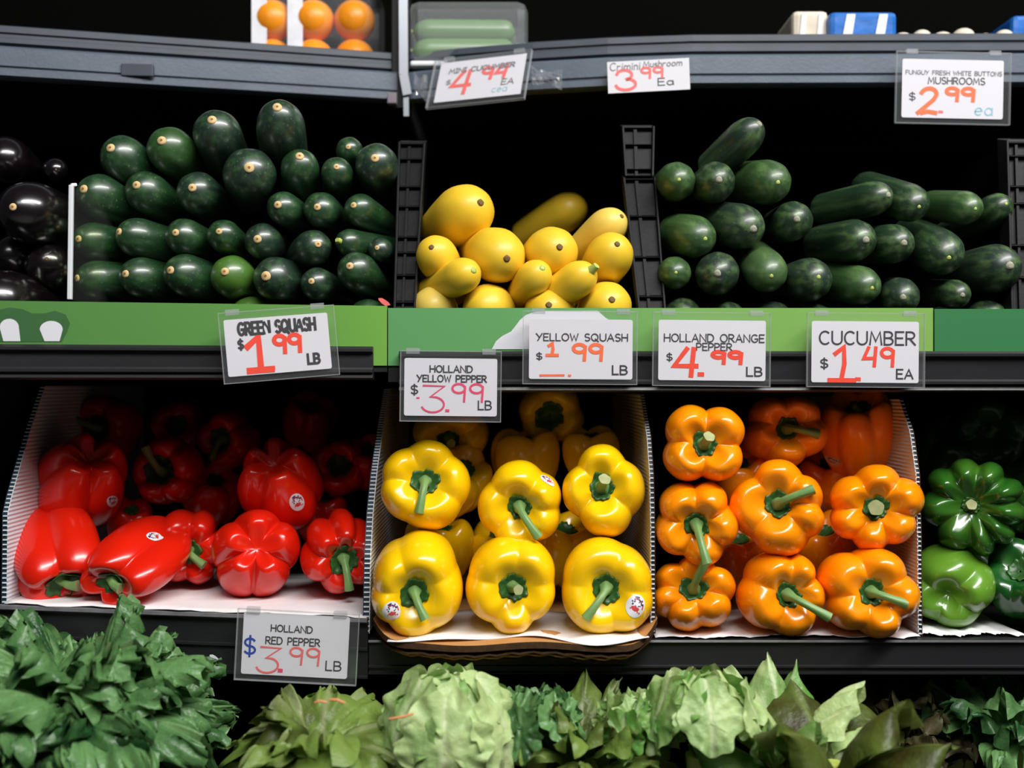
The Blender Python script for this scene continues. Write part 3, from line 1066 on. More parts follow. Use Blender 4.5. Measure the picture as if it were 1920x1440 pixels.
YEL = lin((252, 200, 8))
ORG = lin((255, 146, 4))
RED = lin((218, 30, 10))
GRN = lin((38, 92, 26))
gy = 'yellow bell peppers in the cardboard box'
yt = lambda *a, **k: pepper(*a, group=gy, **k)
yt('yellow bell pepper in the upper row by the red peppers, stem bent downward', YEL, (797, 910), (85, 82), 1.065, (797, 902), [(80, .03), (12, .02), (285, .0), (205, .02), (150, .0)], crease=.09, stem_to=(786, 962), fwd=.02, calyx=.31, seed=11, puff=.07, axis=None)
yt('yellow bell pepper mid upper row with a round white sticker above its long stem', YEL, (978, 943), (79, 78), 1.062, (973, 952), [(95, .06), (20, .03), (-30, .0), (-95, .07), (190, .03)], crease=.10, stem_to=(1010, 1008), fwd=.02, stick=(1027, 900, 0), seed=12, puff=.07, calyx=.28, stick_wh=(.0135, .016))
yt('yellow bell pepper with three lobes and a short upright stem stub in the upper row', YEL, (1131, 921), (76, 80), 1.068, (1128, 912), [(95, .05), (5, .04), (275, .08), (180, .04)], crease=.145, stem_to=(1134, 898), fwd=.02, seed=13, stem_r=.0062, calyx=.32)
yt('large long yellow bell pepper at the front corner, sticker beside its hooked stem', YEL, (782, 1090), (88, 92), 1.045, (777, 1112), [(150, .0), (70, .04), (-20, .0), (255, .02), (205, .02)], crease=.08, stem_to=(797, 1162), fwd=.018, stick=(735, 1146, 15), seed=14, H=1.25, puff=.05, calyx=.30, stick_wh=(.016, .018))
yt('yellow bell pepper in the middle of the front row with a bulging lower lobe', YEL, (957, 1092), (87, 90), 1.040, (963, 1103), [(125, .0), (40, .0), (272, .08), (330, -.03), (210, -.02)], crease=.10, stem_to=(972, 1106), fwd=.022, seed=15, puff=.06, calyx=.30)
yt('front row yellow bell pepper beside the orange peppers, stem slanting down, sticker on its side', YEL, (1135, 1093), (88, 90), 1.040, (1137, 1105), [(110, .0), (25, .0), (-35, .05), (240, .02)], crease=.08, stem_to=(1098, 1160), fwd=.02, stick=(1193, 1136, -20), seed=16, puff=.05, calyx=.30, stick_wh=(.017, .021))
# shaded second layer of the box
yt('shaded yellow bell pepper high at the back of the box, its dark hollow facing out', YEL, (1032, 775), (64, 58), 1.20, (1030, 780), 4, calyx=.45, seed=21)
yt('shaded yellow bell pepper deep in the box under the price tag', YEL, (850, 812), (70, 60), 1.19, (840, 826), 4, seed=22, stem_to=(846, 832))
yt('shaded yellow bell pepper showing just above the round-stickered one', YEL, (985, 862), (66, 54), 1.17, axis=(0, -.2, 1), lobes=4, seed=23)
yt('shaded yellow bell pepper behind the upper corner pepper', YEL, (858, 905), (62, 66), 1.16, axis=(.3, -.6, .5), lobes=4, seed=24)
yt('shaded yellow bell pepper peeking above the three-lobed yellow pepper', YEL, (1108, 850), (58, 42), 1.17, axis=(0, -.3, 1), lobes=4, seed=25)
yt('shaded yellow bell pepper in the gap under the upper corner pepper', YEL, (826, 1026), (64, 62), 1.15, axis=(0, -.5, .8), lobes=4, seed=26)
yt('shaded yellow bell pepper in the gap under the sticker pepper', YEL, (1052, 1030), (70, 66), 1.15, axis=(.2, -.5, .8), lobes=4, seed=27)
yt('shaded yellow bell pepper low behind the front middle pepper', YEL, (945, 1035), (66, 64), 1.17, axis=(-.2, -.5, .8), lobes=4, seed=28)

go = 'orange bell peppers in the fluted box'
ot = lambda *a, **k: pepper(*a, group=go, **k)
ot('four-lobed clover-shaped orange bell pepper on top of the stack beside the yellow box', ORG, (1317, 834), (78, 77), 1.050, (1321, 832), [(128, .05), (40, .05), (-45, .05), (222, .05)], crease=.23, sharp=.55, stem_to=(1330, 818), fwd=.020, seed=31, stem_r=.0058, calyx=.30, puff=.13)
ot('shaded orange bell pepper in the middle of the top row with a curved stem', ORG, (1468, 811), (77, 70), 1.135, (1478, 802), [(130, .02), (200, .03), (270, .03), (340, .0), (55, .02)], crease=.17, stem_to=(1535, 815), fwd=.016, seed=32, calyx=.30)
ot('shaded shaded orange bell pepper at the top row end with a sticker low down', ORG, (1612, 815), (75, 72), 1.150, axis=(-.05, -.55, .80), lobes=[(250, .02), (310, .03), (30, 0), (120, 0), (190, .02)], crease=.12, H=1.1, stem_to=(1600, 762), fwd=.0, seed=33, stick=(1560, 864, -20), stick_wh=(.020, .013))
ot('orange bell pepper with a long stem hanging down over the one below', ORG, (1305, 974), (79, 78), 1.050, (1306, 986), [(125, .03), (60, .03), (-5, .03), (-75, .03), (215, .02)], crease=.19, sharp=.5, stem_to=(1326, 1058), fwd=.030, seed=34, calyx=.29, puff=.12)
ot('orange bell pepper at the centre of the stack, stem pointing up beside the six-lobed pepper', ORG, (1462, 952), (88, 84), 1.052, (1458, 944), [(85, .04), (20, .0), (-25, .0), (-75, .05), (170, .04)], crease=.16, sharp=.5, stem_to=(1526, 917), fwd=.022, seed=35, calyx=.29)
ot('six-lobed orange bell pepper with a short round stem stub in the middle row end', ORG, (1636, 951), (85, 79), 1.062, (1643, 952), [(82, .04), (20, .06), (-48, .0), (262, .02), (215, .02), (150, .02)], crease=.16, sharp=.55, stem_to=(1643, 952), fwd=.016, seed=36, stem_r=.0075, calyx=.28, puff=.12)
ot('orange bell pepper in the bottom row beside the yellow box, stem curling up', ORG, (1303, 1113), (78, 70), 1.056, (1300, 1103), [(150, .02), (80, -.02), (20, .02), (-50, .02), (245, .03), (200, .0)], crease=.17, sharp=.5, stem_to=(1325, 1050), fwd=.020, seed=37, calyx=.33, puff=.11)
ot('orange bell pepper in the middle of the bottom row, stem slanting down to its neighbour', ORG, (1462, 1110), (80, 80), 1.052, (1480, 1116), [(110, .02), (55, .03), (0, -.02), (-65, .0), (210, .03)], crease=.15, stem_to=(1556, 1158), fwd=.024, seed=38, calyx=.29)
ot('orange bell pepper at the bottom row end by the pale green pepper, stem pointing sideways', ORG, (1618, 1107), (90, 84), 1.052, (1636, 1110), [(60, .03), (-12, .02), (-75, .03), (230, .02), (150, .02)], crease=.16, stem_to=(1700, 1133), fwd=.018, seed=39, H=1.1, calyx=.28)
for i, (x, y, Y) in enumerate(((1385, 905, 1.16), (1385, 1045, 1.16), (1545, 1030, 1.16), (1555, 905, 1.20))):
    ot(['shaded orange bell pepper behind the clover-shaped one', 'shaded orange bell pepper low behind the hanging stem', 'shaded orange bell pepper in the gap beside the six-lobed pepper', 'shaded orange bell pepper in the gap under the stickered orange pepper'][i], ORG, (x, y), (64, 62), Y, axis=(0, -.5, .7), lobes=4, seed=40 + i)

gr = 'red bell peppers in the white box'
rt = lambda *a, **k: pepper(*a, group=gr, **k)
rt('glossy stickered red bell pepper resting above the one in the front corner', RED, (155, 903), (84, 80), 1.13, axis=(.16, -.74, .52), flip=True, lobes=[(248, .09), (335, .03), (50, .05), (120, .03), (170, .02)], crease=.16, cbot=.34, dbot=.24, puff=.15, H=.92, sharp=.6, seed=51, stick=(211, 940, 50), stick_wh=(.011, .018))
rt('shaded red bell pepper with a curled stem around its dark hollow', RED, (318, 885), (62, 66), 1.19, (298, 882), [(90, .0), (20, .03), (-50, .03), (250, .0), (170, -.04)], crease=.10, stem_to=(272, 838), fwd=.02, calyx=.45, seed=52, dimple=.6)
rt('deep red bell pepper with a white and navy sticker, behind the five-lobed one', RED, (525, 905), (80, 76), 1.15, axis=(-.15, -.76, .48), flip=True, lobes=[(100, .03), (30, .0), (290, .07), (205, .05), (150, .0)], crease=.16, cbot=.34, dbot=.24, puff=.15, H=.95, sharp=.6, seed=53, stick=(557, 942, 35), stick_wh=(.015, .022))
rt('red bell pepper lying in the front corner of the white box, stem low down', RED, (108, 1036), (86, 66), 1.085, (118, 1092), [(128, .05), (48, .06), (-40, .0), (205, .0)], crease=.22, sharp=.5, H=1.25, stem_to=(146, 1098), fwd=.010, seed=54, stem_r=.0058, calyx=.42)
rt('long red bell pepper lying slantwise with a sticker on top and a pale cut stem', RED, (258, 1050), (80, 62), 1.078, axis=(-.52, -.72, -.42), lobes=[(112, .06), (-5, .10), (200, .0), (270, .0)], crease=.24, sharp=.5, H=1.45, stem_to=(226, 1104), fwd=.012, seed=55, stem_r=.0058, calyx=.34, stick=(290, 1006, 80), stick_wh=(.010, .019))
rt('red bell pepper behind the slantwise one, green stem drooping', RED, (358, 1025), (66, 72), 1.14, (352, 1034), [(110, .02), (60, .03), (0, .0), (-60, .0), (230, .02)], crease=.20, stem_to=(383, 1060), fwd=.02, seed=56, calyx=.36)
rt('red bell pepper showing its five-lobed underside on the white paper', RED, (479, 1040), (77, 78), 1.105, axis=(.02, -.97, .18), flip=True, lobes=[(92, .02), (20, .05), (-58, .03), (-122, .03), (163, .04)], crease=.13, cbot=.36, dbot=.16, puff=.15, sharp=.85, H=.85, taper=.95, seed=57)
rt('red bell pepper beside the yellow box with a dark green stem hanging down', RED, (636, 1030), (72, 76), 1.12, (645, 1050), [(130, .0), (85, .04), (30, .02), (-40, .0), (200, .0), (255, .0)], crease=.22, stem_to=(655, 1107), fwd=.016, seed=58, calyx=.38, stick=(674, 961, 70), stick_wh=(.009, .016), H=1.1)
for i, (x, y, rr, Y, stx) in enumerate(((205, 800, 60, 1.24, (128, 778)), (432, 822, 54, 1.24, (398, 862)), (335, 800, 50, 1.28, None), (640, 875, 56, 1.22, None), (690, 868, 46, 1.22, None), (243, 980, 44, 1.18, None), (580, 790, 52, 1.32, None), (160, 800, 50, 1.30, None), (400, 930, 56, 1.22, None), (600, 960, 52, 1.22, None))):
    lab = ['dim red bell pepper at the back with a stem pointing to the white box wall', 'dim red bell pepper at the back with a thin drooping stem', 'barely lit red bell pepper deep at the back, behind the curled-stem pepper', 'dim red bell pepper with a dark hollow beside the stickered deep red one', 'dim red bell pepper pressed against the yellow box wall', 'small patch of red bell pepper between the slantwise one and the glossy one above',
           'unlit red bell pepper far back under the shelf, beyond the stickered one', 'unlit red bell pepper far back in the upper corner by the white box wall', 'dark red bell pepper behind the five-lobed one, beside the curled-stem pepper', 'dark red bell pepper low between the stickered one and the yellow box'][i]
    if stx:
        rt(lab, RED, (x, y), (rr, rr), Y, (x - 22 if i == 0 else x - 18, y + 2), 4, stem_to=stx, fwd=.02, seed=60 + i, calyx=.42, crease=.15)
    else:
        rt(lab, RED, (x, y), (rr, rr), Y, (x - 4, y - 2), 4, seed=60 + i, calyx=.4 if i in (2, 3) else .3, crease=.12, axis=None if i in (2, 3) else (0.1, -.6, .7))

gg = 'green bell peppers at the shelf end'
gt = lambda *a, **k: pepper(*a, group=gg, green=True, **k)
gt('dark green bell pepper with nine narrow lobes round a brown stem scar', GRN, (1820, 946), (93, 90), 1.095, (1820, 948), [(95, -.02), (60, .0), (22, .04), (-12, .04), (-45, .0), (-75, .02), (-108, .02), (178, .0), (140, .0)], crease=.20, stem_to=(1822, 946), fwd=.006, seed=71, stem_r=.0055, calyx=.17, puff=.13, dimple=.34)
gt('pale lime green bell pepper showing its dimpled underside on the crumpled paper', lin((92, 140, 40)), (1780, 1099), (77, 71), 1.085, axis=(-.05, -.93, -.28), flip=True, lobes=[(90, .02), (10, .03), (215, .0), (290, .02)], crease=.08, cbot=.16, dbot=.42, puff=.08, H=.95, taper=.97, seed=72)
gt('dark green bell pepper half cut off at the shelf end', lin((22, 78, 30)), (1925, 1095), (72, 82), 1.08, axis=(-.2, -.7, .4), lobes=4, crease=.1, seed=73)
gt('unlit green bell pepper high behind the nine-lobed one, pale stem scar showing', GRN, (1853, 815), (72, 66), 1.24, (1856, 812), 5, seed=74, calyx=.25, crease=.14, stem_to=(1866, 800), fwd=.01)
gt('unlit green bell pepper in the dark above the nine-lobed one', GRN, (1780, 850), (66, 62), 1.25, axis=(.1, -.6, .6), lobes=4, seed=75, crease=.12)
gt('shaded green bell pepper beyond the nine-lobed one at the shelf end', GRN, (1925, 930), (60, 66), 1.18, axis=(0, -.6, .7), lobes=4, seed=76, crease=.12)
gt('shaded green bell pepper low behind the pale lime green one', GRN, (1862, 1064), (60, 62), 1.2, axis=(0, -.6, .7), lobes=4, seed=77, crease=.12)


# ---------------------------------------------------------------- long fruit: zucchini, cucumber, squash, eggplant
def fruit_mesh(name, R, L, nose, m, neck=None, ribs=0, rib_amt=0.0, bend=0.0, ell=1.0, seed=0, back=1.0, nth=40, nz=44, wob=0.012):
    """tip at the origin, body runs to -Z. nose: how far the rounded end reaches (in R); back: radius at the far end / R"""
    rnd = random.Random(seed)
    ph = [rnd.uniform(0, 6.28) for _ in range(4)]
    t = np.linspace(0, 1, nz)
    d = np.where(t < 0.55, (t / 0.55) ** 1.6 * nose * R, nose * R + (t - 0.55) / 0.45 * (L - nose * R))
    u = np.clip(d / (nose * R), 0, 1)
    r = R * np.clip(1 - (1 - u) ** 2.15, 0, 1) ** (1 / 2.0)
    s_ = np.clip((d - nose * R) / (L - nose * R), 0, 1)
    r = r * (1 + (back - 1) * s_ ** 1.3)
    e = np.clip((s_ - 0.86) / 0.14, 0, 1)
    r = r * np.sqrt(np.clip(1 - e ** 2.2, 0, 1)) 
    r[0] = R * 0.02
    r[-1] = R * 0.02
    th = np.linspace(0, 2 * math.pi, nth, endpoint=False)
    vs = []
    for j in range(nz):
        for a in th:
            k = 1 + wob * math.sin(a + ph[0] + 3 * t[j]) + wob * math.sin(2 * a + ph[1]) + (rib_amt * math.cos(ribs * a + ph[2]) * min(1, d[j] / R + .3) if ribs else 0)
            off = bend * (d[j] / L) ** 2 * L
            vs.append((r[j] * k * math.cos(a) * ell + off, r[j] * k * math.sin(a) / ell, -d[j]))
    fs = []
    for j in range(nz - 1):
        for i in range(nth):
            i2 = (i + 1) % nth
            fs.append((j * nth + i, (j + 1) * nth + i, (j + 1) * nth + i2, j * nth + i2))
    fs.append(tuple(range(nth)))
    fs.append(tuple(reversed(range((nz - 1) * nth, nz * nth))))
    return mesh_of(name, vs, fs, True, [m])


def scar(parent, R, kind, seed=0):
    mb = MB()
    if kind == 'stub':            # cut zucchini stalk: pale disc, darker core
        r = R
        mb.tube([(0, 0, -r * .7), (0, 0, r * .1), (0, 0, r * .34), (0, 0, r * .30)], [r * 1.25, r * 1.05, r * .92, r * .45], 14, 0)
        mb.tube([(0, 0, r * .22), (0, 0, r * .33)], [r * .40, r * .32], 10, 1)
        return mb.build('stem_end', [M['tan'], M['tan_dark']], parent, smooth=True)
    if kind == 'green':           # pale green stalk
        mb.tube([(0, 0, -R * .8), (0, 0, R * .2), (0, R * .1, R * 1.1), (0, R * .3, R * 1.7)], [R * 1.5, R * 1.15, R * .95, R * .9], 10, 0, True, 5)
        return mb.build('stem', [M['lime_stub']], parent, smooth=True)
    if kind == 'brown':
        mb.tube([(0, 0, -R * .8), (0, 0, R * .12), (0, 0, R * .32)], [R * 1.0, R * .8, R * .45], 9, 0, True, 4)
        return mb.build('blossom_end', [M['brown_scar']], parent, smooth=True)
    mb.tube([(0, 0, -R * .9), (0, 0, R * .12), (0, 0, R * .25)], [R * 1.1, R * .8, R * .35], 9, 0, True, 3)
    return mb.build('blossom_end', [M['grey_scar'] if kind == 'grey' else M['lime_stub']], parent, smooth=True)


def long_fruit(name, cat, group, label, m, color, c, r, tip, Y, L=0.15, nose=1.15, kind='stub', scar_r=0.13, vflat=0.75, seed=None, ribs=0, rib_amt=0., back=.92, bend=0., tail=None, squash=False):
    """c pixel centre of the rounded near end, r pixel radius, tip pixel of the stalk scar; tail: pixel and depth the body runs to"""
    seed = seed if seed is not None else int(c[0] * 3 + c[1])
    Y *= KM
    R = r * Y / F
    C = W(c[0], c[1], Y)
    n = nose * R * 0.86
    if tail is None:
        ax, az = (tip[0] - c[0]) * Y / F / n, -(tip[1] - c[1]) * Y / F / n * vflat
        mm = math.hypot(ax, az)
        if mm > 0.85:
            ax, az = ax * .85 / mm, az * .85 / mm
        axis = sight(C, (ax, -math.sqrt(1 - ax * ax - az * az), az))
    else:
        T = W(tail[0], tail[1], tail[2] * KM)
        axis = (C - T).normalized()
        L = (C - T).length + n + R * .6
    Rm = frame(axis)
    tipw = C + axis * n
    t = thing(name, label, cat, tipw, group)
    t.rotation_euler = Rm.to_euler()
    me = fruit_mesh('body', R, L, nose, m, ribs=ribs, rib_amt=rib_amt, seed=seed, back=back, bend=bend)
    obj('body', me, t, color=color)
    if kind:
        s = scar(t, R * scar_r, kind, seed)
        s.location = (0, 0, -R * 0.015)
    return t


rz = random.Random(77)
ZG, ZL, ZT = (0.0055, 0.037, 0.009), (0.065, 0.17, 0.016), (0.0075, 0.026, 0.014)
ORD = ['first', 'second', 'third', 'fourth', 'fifth', 'sixth', 'seventh', 'eighth', 'ninth', 'tenth']
zu = {
    'bottom visible': [((180, 524), 36, (146, 522), ZG), ((264, 520), 38, (237, 510), ZG), ((348, 516), 40, (321, 501), ZG), ((435, 518), 40, (422, 503), ZL), ((516, 522), 41, (499, 515), ZT), ((594, 532), 31, (584, 524), ZT), ((669, 509), 37, (656, 491), ZG)],
    'second lowest visible': [((174, 452), 35, (149, 447), ZG), ((257, 445), 37, (225, 429), ZG), ((346, 444), 35, (330, 431), ZG), ((420, 442), 31, (411, 428), ZG), ((492, 452), 34, (483, 446), ZT), ((588, 464), 34, (596, 452), ZT), ((655, 455), 26, (637, 450), ZG), ((713, 468), 23, (707, 462), ZT)],
    'third visible': [((187, 368), 42, (159, 347), ZG), ((276, 361), 40, (257, 338), ZG), ((372, 362), 40, (361, 345), ZT), ((468, 326), 49, (467, 306), ZT), ((532, 391), 32, (521, 379), ZG), ((603, 394), 34, (595, 384), ZG), ((676, 394), 31, (663, 378), ZG)],
    'upper': [((232, 298), 43, (209, 275), ZG), ((320, 282), 44, (304, 261), (0.02, 0.075, 0.012)), ((408, 252), 45, (398, 220), ZT), ((526, 240), 46, (520, 194), ZT), ((563, 316), 36, (562, 288), ZG), ((632, 325), 30, (631, 310), ZG), ((706, 309), 40, (703, 294), ZT), ((655, 282), 25, (653, 274), ZG)],
}
zY = {'bottom visible': 1.150, 'second lowest visible': 1.155, 'third visible': 1.160, 'upper': 1.165}
for row, items in zu.items():
    for k, (c, r, tip, colr) in enumerate(items):
        y = zY[row] + rz.uniform(-.004, .006) + (0.03 if row == 'upper' and c == (655, 282) else 0)
        lab = f'dark green zucchini, {ORD[k]} from the white divider in the {row} row'
        if row == 'upper':
            lab = ['dark green zucchini high on the pile, nearest the white divider', 'lighter green zucchini high on the pile between two darker ones', 'grey-green zucchini third along the top of the pile', 'large upright zucchini at the very peak of the pile', 'zucchini just below the peak one on the side of the black divider', 'small zucchini beside the last big one near the black divider', 'big zucchini touching the black divider at the top of the pile', 'smallest zucchini behind the big one near the black divider'][k]
        if row == 'bottom visible' and k == 3:
            lab = 'bright light green zucchini in the bottom visible row of the pile'
        if row == 'third visible' and k == 3:
            lab = 'fat grey-green zucchini in the middle of the pile under the peak one'
        if row == 'second lowest visible' and k == 6:
            lab = 'small zucchini with a pale green jagged stalk near the black divider'
        long_fruit('zucchini', 'zucchini', 'zucchini piled on the middle shelf', lab, M['zucchini'], colr, c, r, tip, y, L=rz.uniform(.13, .16), nose=1.25 if c != (526, 240) else 1.6,
                   kind='green' if (row == 'second lowest visible' and k == 6) else 'stub', scar_r=.18 if k != 4 else .21, ribs=6, rib_amt=.012, vflat=.55 if row != 'upper' else .8)
for k, (px, py, r) in enumerate(((165, 600, 34), (240, 602, 34), (318, 604, 34), (394, 604, 34), (470, 592, 36), (548, 604, 34), (620, 606, 34), (688, 594, 34))):
    lab = f'zucchini mostly hidden behind the green strip, {ORD[k]} from the white divider'
    long_fruit('zucchini', 'zucchini', 'zucchini piled on the middle shelf', lab, M['zucchini'], ZL if k == 4 else ZG, (px, py), r, (px - 10, py - 6), 1.160, L=.13, nose=1.2, ribs=6, rib_amt=.012, kind='green' if k == 7 else 'stub', scar_r=.2 if k == 7 else .14, vflat=.5)

SY = lin((232, 192, 44)); SY2 = lin((230, 200, 90))
sq = [
    ('big oval yellow squash on top of the pile beside the zucchini divider', (872, 400), 54, (908, 380), 1.165, 'tail', (826, 432, 1.215), 'brown'),
    ('yellow squash pressed against the zucchini divider', (819, 482), 40, (809, 452), 1.140, None, None, 'brown'),
    ('round yellow squash in the middle of the pile with a small brown scar', (934, 480), 52, (950, 488), 1.135, None, None, 'brown'),
    ('yellow squash with a dark brown jagged scar', (1035, 474), 49, (1049, 457), 1.140, None, None, 'brown'),
    ('yellow squash with a round brown scar beside the tall divider', (1143, 480), 44, (1157, 444), 1.135, None, None, 'brown'),
    ('pale yellow squash lying slantwise behind the one beside the tall divider', (1140, 426), 36, (1166, 416), 1.175, 'tail', (1090, 466, 1.21), 'brown'),
    ('shaded olive yellow squash lying at the back of the pile', (1062, 398), 36, (1090, 380), 1.46, 'tail', (985, 440, 1.50), None),
    ('unlit yellow squash deep in the bin, under the olive yellow one', (1045, 478), 40, (1060, 470), 1.48, 'tail', (985, 490, 1.53), None),
    ('unlit yellow squash on the bin floor at the back', (1035, 566), 42, (1050, 560), 1.48, 'tail', (975, 570, 1.53), None),
    ('small yellow squash with a green-streaked tip under the round one', (868, 517), 34, (888, 500), 1.110, None, None, 'grey_green'),
    ('small yellow squash with a pale green tip between the two scarred ones', (1002, 520), 33, (1020, 503), 1.118, 'tail', (975, 552, 1.15), 'grey_green'),
    ('small yellow squash with a pointed green tip', (1084, 523), 34, (1110, 494), 1.112, None, None, 'green'),
    ('pale yellow squash low in the corner by the zucchini divider', (815, 578), 42, (810, 570), 1.140, None, None, None),
    ('wide yellow squash lying across the bottom of the pile', (915, 580), 48, (880, 562), 1.135, 'tail', (940, 592, 1.20), None),
    ('yellow squash with a pinkish scar at the bottom middle of the pile', (1030, 586), 48, (1029, 563), 1.135, None, None, 'brown'),
    ('yellow squash with a pale scar at the bottom near the tall divider', (1135, 578), 50, (1147, 552), 1.135, None, None, 'brown'),
]
for k, (lab, c, r, tip, Y, md, tail, kd) in enumerate(sq):
    long_fruit('yellow_squash', 'squash', 'yellow squash piled on the middle shelf', lab, M['squash'], SY2 if k in (5, 12) else SY, c, r, tip, Y, L=.125, nose=1.35, kind={'brown': 'brown', 'grey_green': 'lime', 'green': 'green', None: None}[kd],
               scar_r=.16 if kd == 'brown' else .22, tail=tail, back=.72, vflat=.6, ribs=8, rib_amt=.008)

CG, CP, CD = (0.008, 0.030, 0.010), (0.024, 0.070, 0.016), (0.011, 0.028, 0.015)
cu = [
    ('tall leaning cucumber at the peak of the pile', (1396, 258), 34, (1405, 248), 1.175, (1338, 312, 1.215), 'grey', CD),
    ('short green cucumber against the tall divider in the upper row', (1268, 340), 36, (1300, 328), 1.165, (1252, 350, 1.25), 'lime', CP),
    ('dark cucumber with a grey scarred end under the peak one', (1340, 342), 38, (1348, 335), 1.160, None, 'grey', CG),
    ('bright yellow-green ended cucumber in the upper row', (1440, 342), 42, (1458, 343), 1.160, None, 'lime', CP),
    ('pale streaked cucumber near the tall divider in the middle row', (1300, 444), 41, (1322, 450), 1.150, None, 'lime', CP),
    ('grey-green cucumber with a star-shaped tip scar in the middle row', (1388, 425), 43, (1412, 432), 1.150, None, 'grey', CD),
    ('dark cucumber with a pale scar at the middle of the pile', (1487, 414), 37, (1494, 410), 1.155, None, 'grey', CG),
    ('long cucumber lying slantwise with its end raised, above the middle of the pile', (1636, 372), 33, (1650, 369), 1.160, (1545, 392, 1.23), 'grey', CG),
    ('cucumber behind the long slantwise one with a white dot at its tip', (1704, 381), 36, (1722, 392), 1.165, None, 'lime', CG),
    ('long pale striped cucumber lying sideways near the slatted divider', (1808, 390), 32, (1826, 395), 1.155, (1750, 386, 1.22), 'lime', CP),
    ('small cucumber under the slatted divider end of the top', (1866, 393), 30, (1885, 379), 1.170, None, 'lime', CG),
    ('long cucumber lying slantwise in the middle row, its scarred end toward the slatted divider', (1600, 452), 40, (1615, 437), 1.145, (1540, 458, 1.22), 'grey', CG),
    ('cucumber beside the middle slantwise one', (1675, 457), 37, (1694, 456), 1.148, None, 'grey', CG),
    ('cucumber with a small bright tip spot in the middle row', (1763, 474), 43, (1778, 488), 1.145, None, 'lime', CG),
    ('large dark cucumber at the slatted divider in the lower middle row', (1864, 504), 46, (1891, 497), 1.140, None, 'grey', CD),
    ('green cucumber tucked against the tall divider in the lower row', (1265, 512), 31, (1284, 515), 1.140, (1256, 516, 1.23), 'lime', CP),
    ('dark scarred cucumber with a rough grey end in the lower row', (1345, 513), 41, (1345, 512), 1.138, None, 'grey', CD),
    ('light streaked cucumber in the lower row', (1436, 508), 40, (1446, 522), 1.138, None, 'lime', (0.045, 0.10, 0.03)),
    ('grey-green mottled cucumber beside the light streaked one', (1518, 524), 41, (1534, 518), 1.138, None, 'lime', CD),
    ('bright green ended cucumber in the lower row beyond the mottled one', (1610, 535), 38, (1634, 543), 1.138, None, 'lime', CP),
    ('dark cucumber dropping behind the green strip in the lower row', (1689, 556), 35, (1693, 558), 1.138, None, 'grey', CD),
    ('thin dark cucumber with a pale tip near the slatted divider in the lower row', (1790, 552), 28, (1818, 558), 1.138, (1745, 548, 1.2), 'grey', CG),
]
for k, (lab, c, r, tip, Y, tail, kd, colr) in enumerate(cu):
    long_fruit('cucumber', 'cucumber', 'cucumbers piled on the middle shelf', lab, M['cucumber'], colr, c, r, tip, Y, L=.15 if c[0] > 1310 else .075, nose=1.5, kind=kd, scar_r=.12 if kd == 'lime' else .2, tail=tail, back=.94, ribs=9, rib_amt=.010, vflat=.7)
for k, (px, py, r) in enumerate(((1280, 594, 36), (1365, 600, 34), (1450, 600, 36), (1530, 604, 34), (1610, 606, 34), (1690, 618, 32), (1770, 606, 34), (1850, 600, 38))):
    long_fruit('cucumber', 'cucumber', 'cucumbers piled on the middle shelf', f'cucumber mostly hidden behind the strip, {ORD[k]} from the tall divider', M['cucumber'], CD, (px, py), r, (px + 6, py - 4), 1.150, L=.14, nose=1.4, kind='grey', scar_r=.2, ribs=9, rib_amt=.01, vflat=.5)

EG = (0.004, 0.002, 0.003)
for lab, c, r, tip, Y, kd in (
        ('big glossy black eggplant with a tan tip, touching the white divider', (60, 400), 60, (28, 384), 1.120, 'stub'),
        ('glossy black eggplant cut off at the low corner of the eggplants', (8, 570), 64, (-30, 560), 1.100, None),
        ('black eggplant low beside the white divider with a small brown spot', (92, 500), 44, (88, 476), 1.140, 'brown'),
        ('small eggplant end high beside the zucchini with a ring-shaped glint', (104, 318), 22, (105, 318), 1.180, 'brown'),
        ('unlit black eggplant high at the edge of the pile', (12, 300), 44, (4, 294), 1.200, None),
        ('black eggplant between the big one and the cut-off one', (30, 480), 44, (10, 480), 1.150, None)):
    long_fruit('eggplant', 'eggplant', 'eggplants beside the white divider', lab, M['eggplant'], EG, c, r, tip, Y, L=.17, nose=1.4, kind=kd, scar_r=.11, back=.75, vflat=.6)


# ---------------------------------------------------------------- price tags
def arc(cx, cy, rx, ry, a0, a1, n=14):
    return [(cx + rx * math.cos(math.radians(a0 + (a1 - a0) * i / n)), cy + ry * math.sin(math.radians(a0 + (a1 - a0) * i / n))) for i in range(n + 1)]


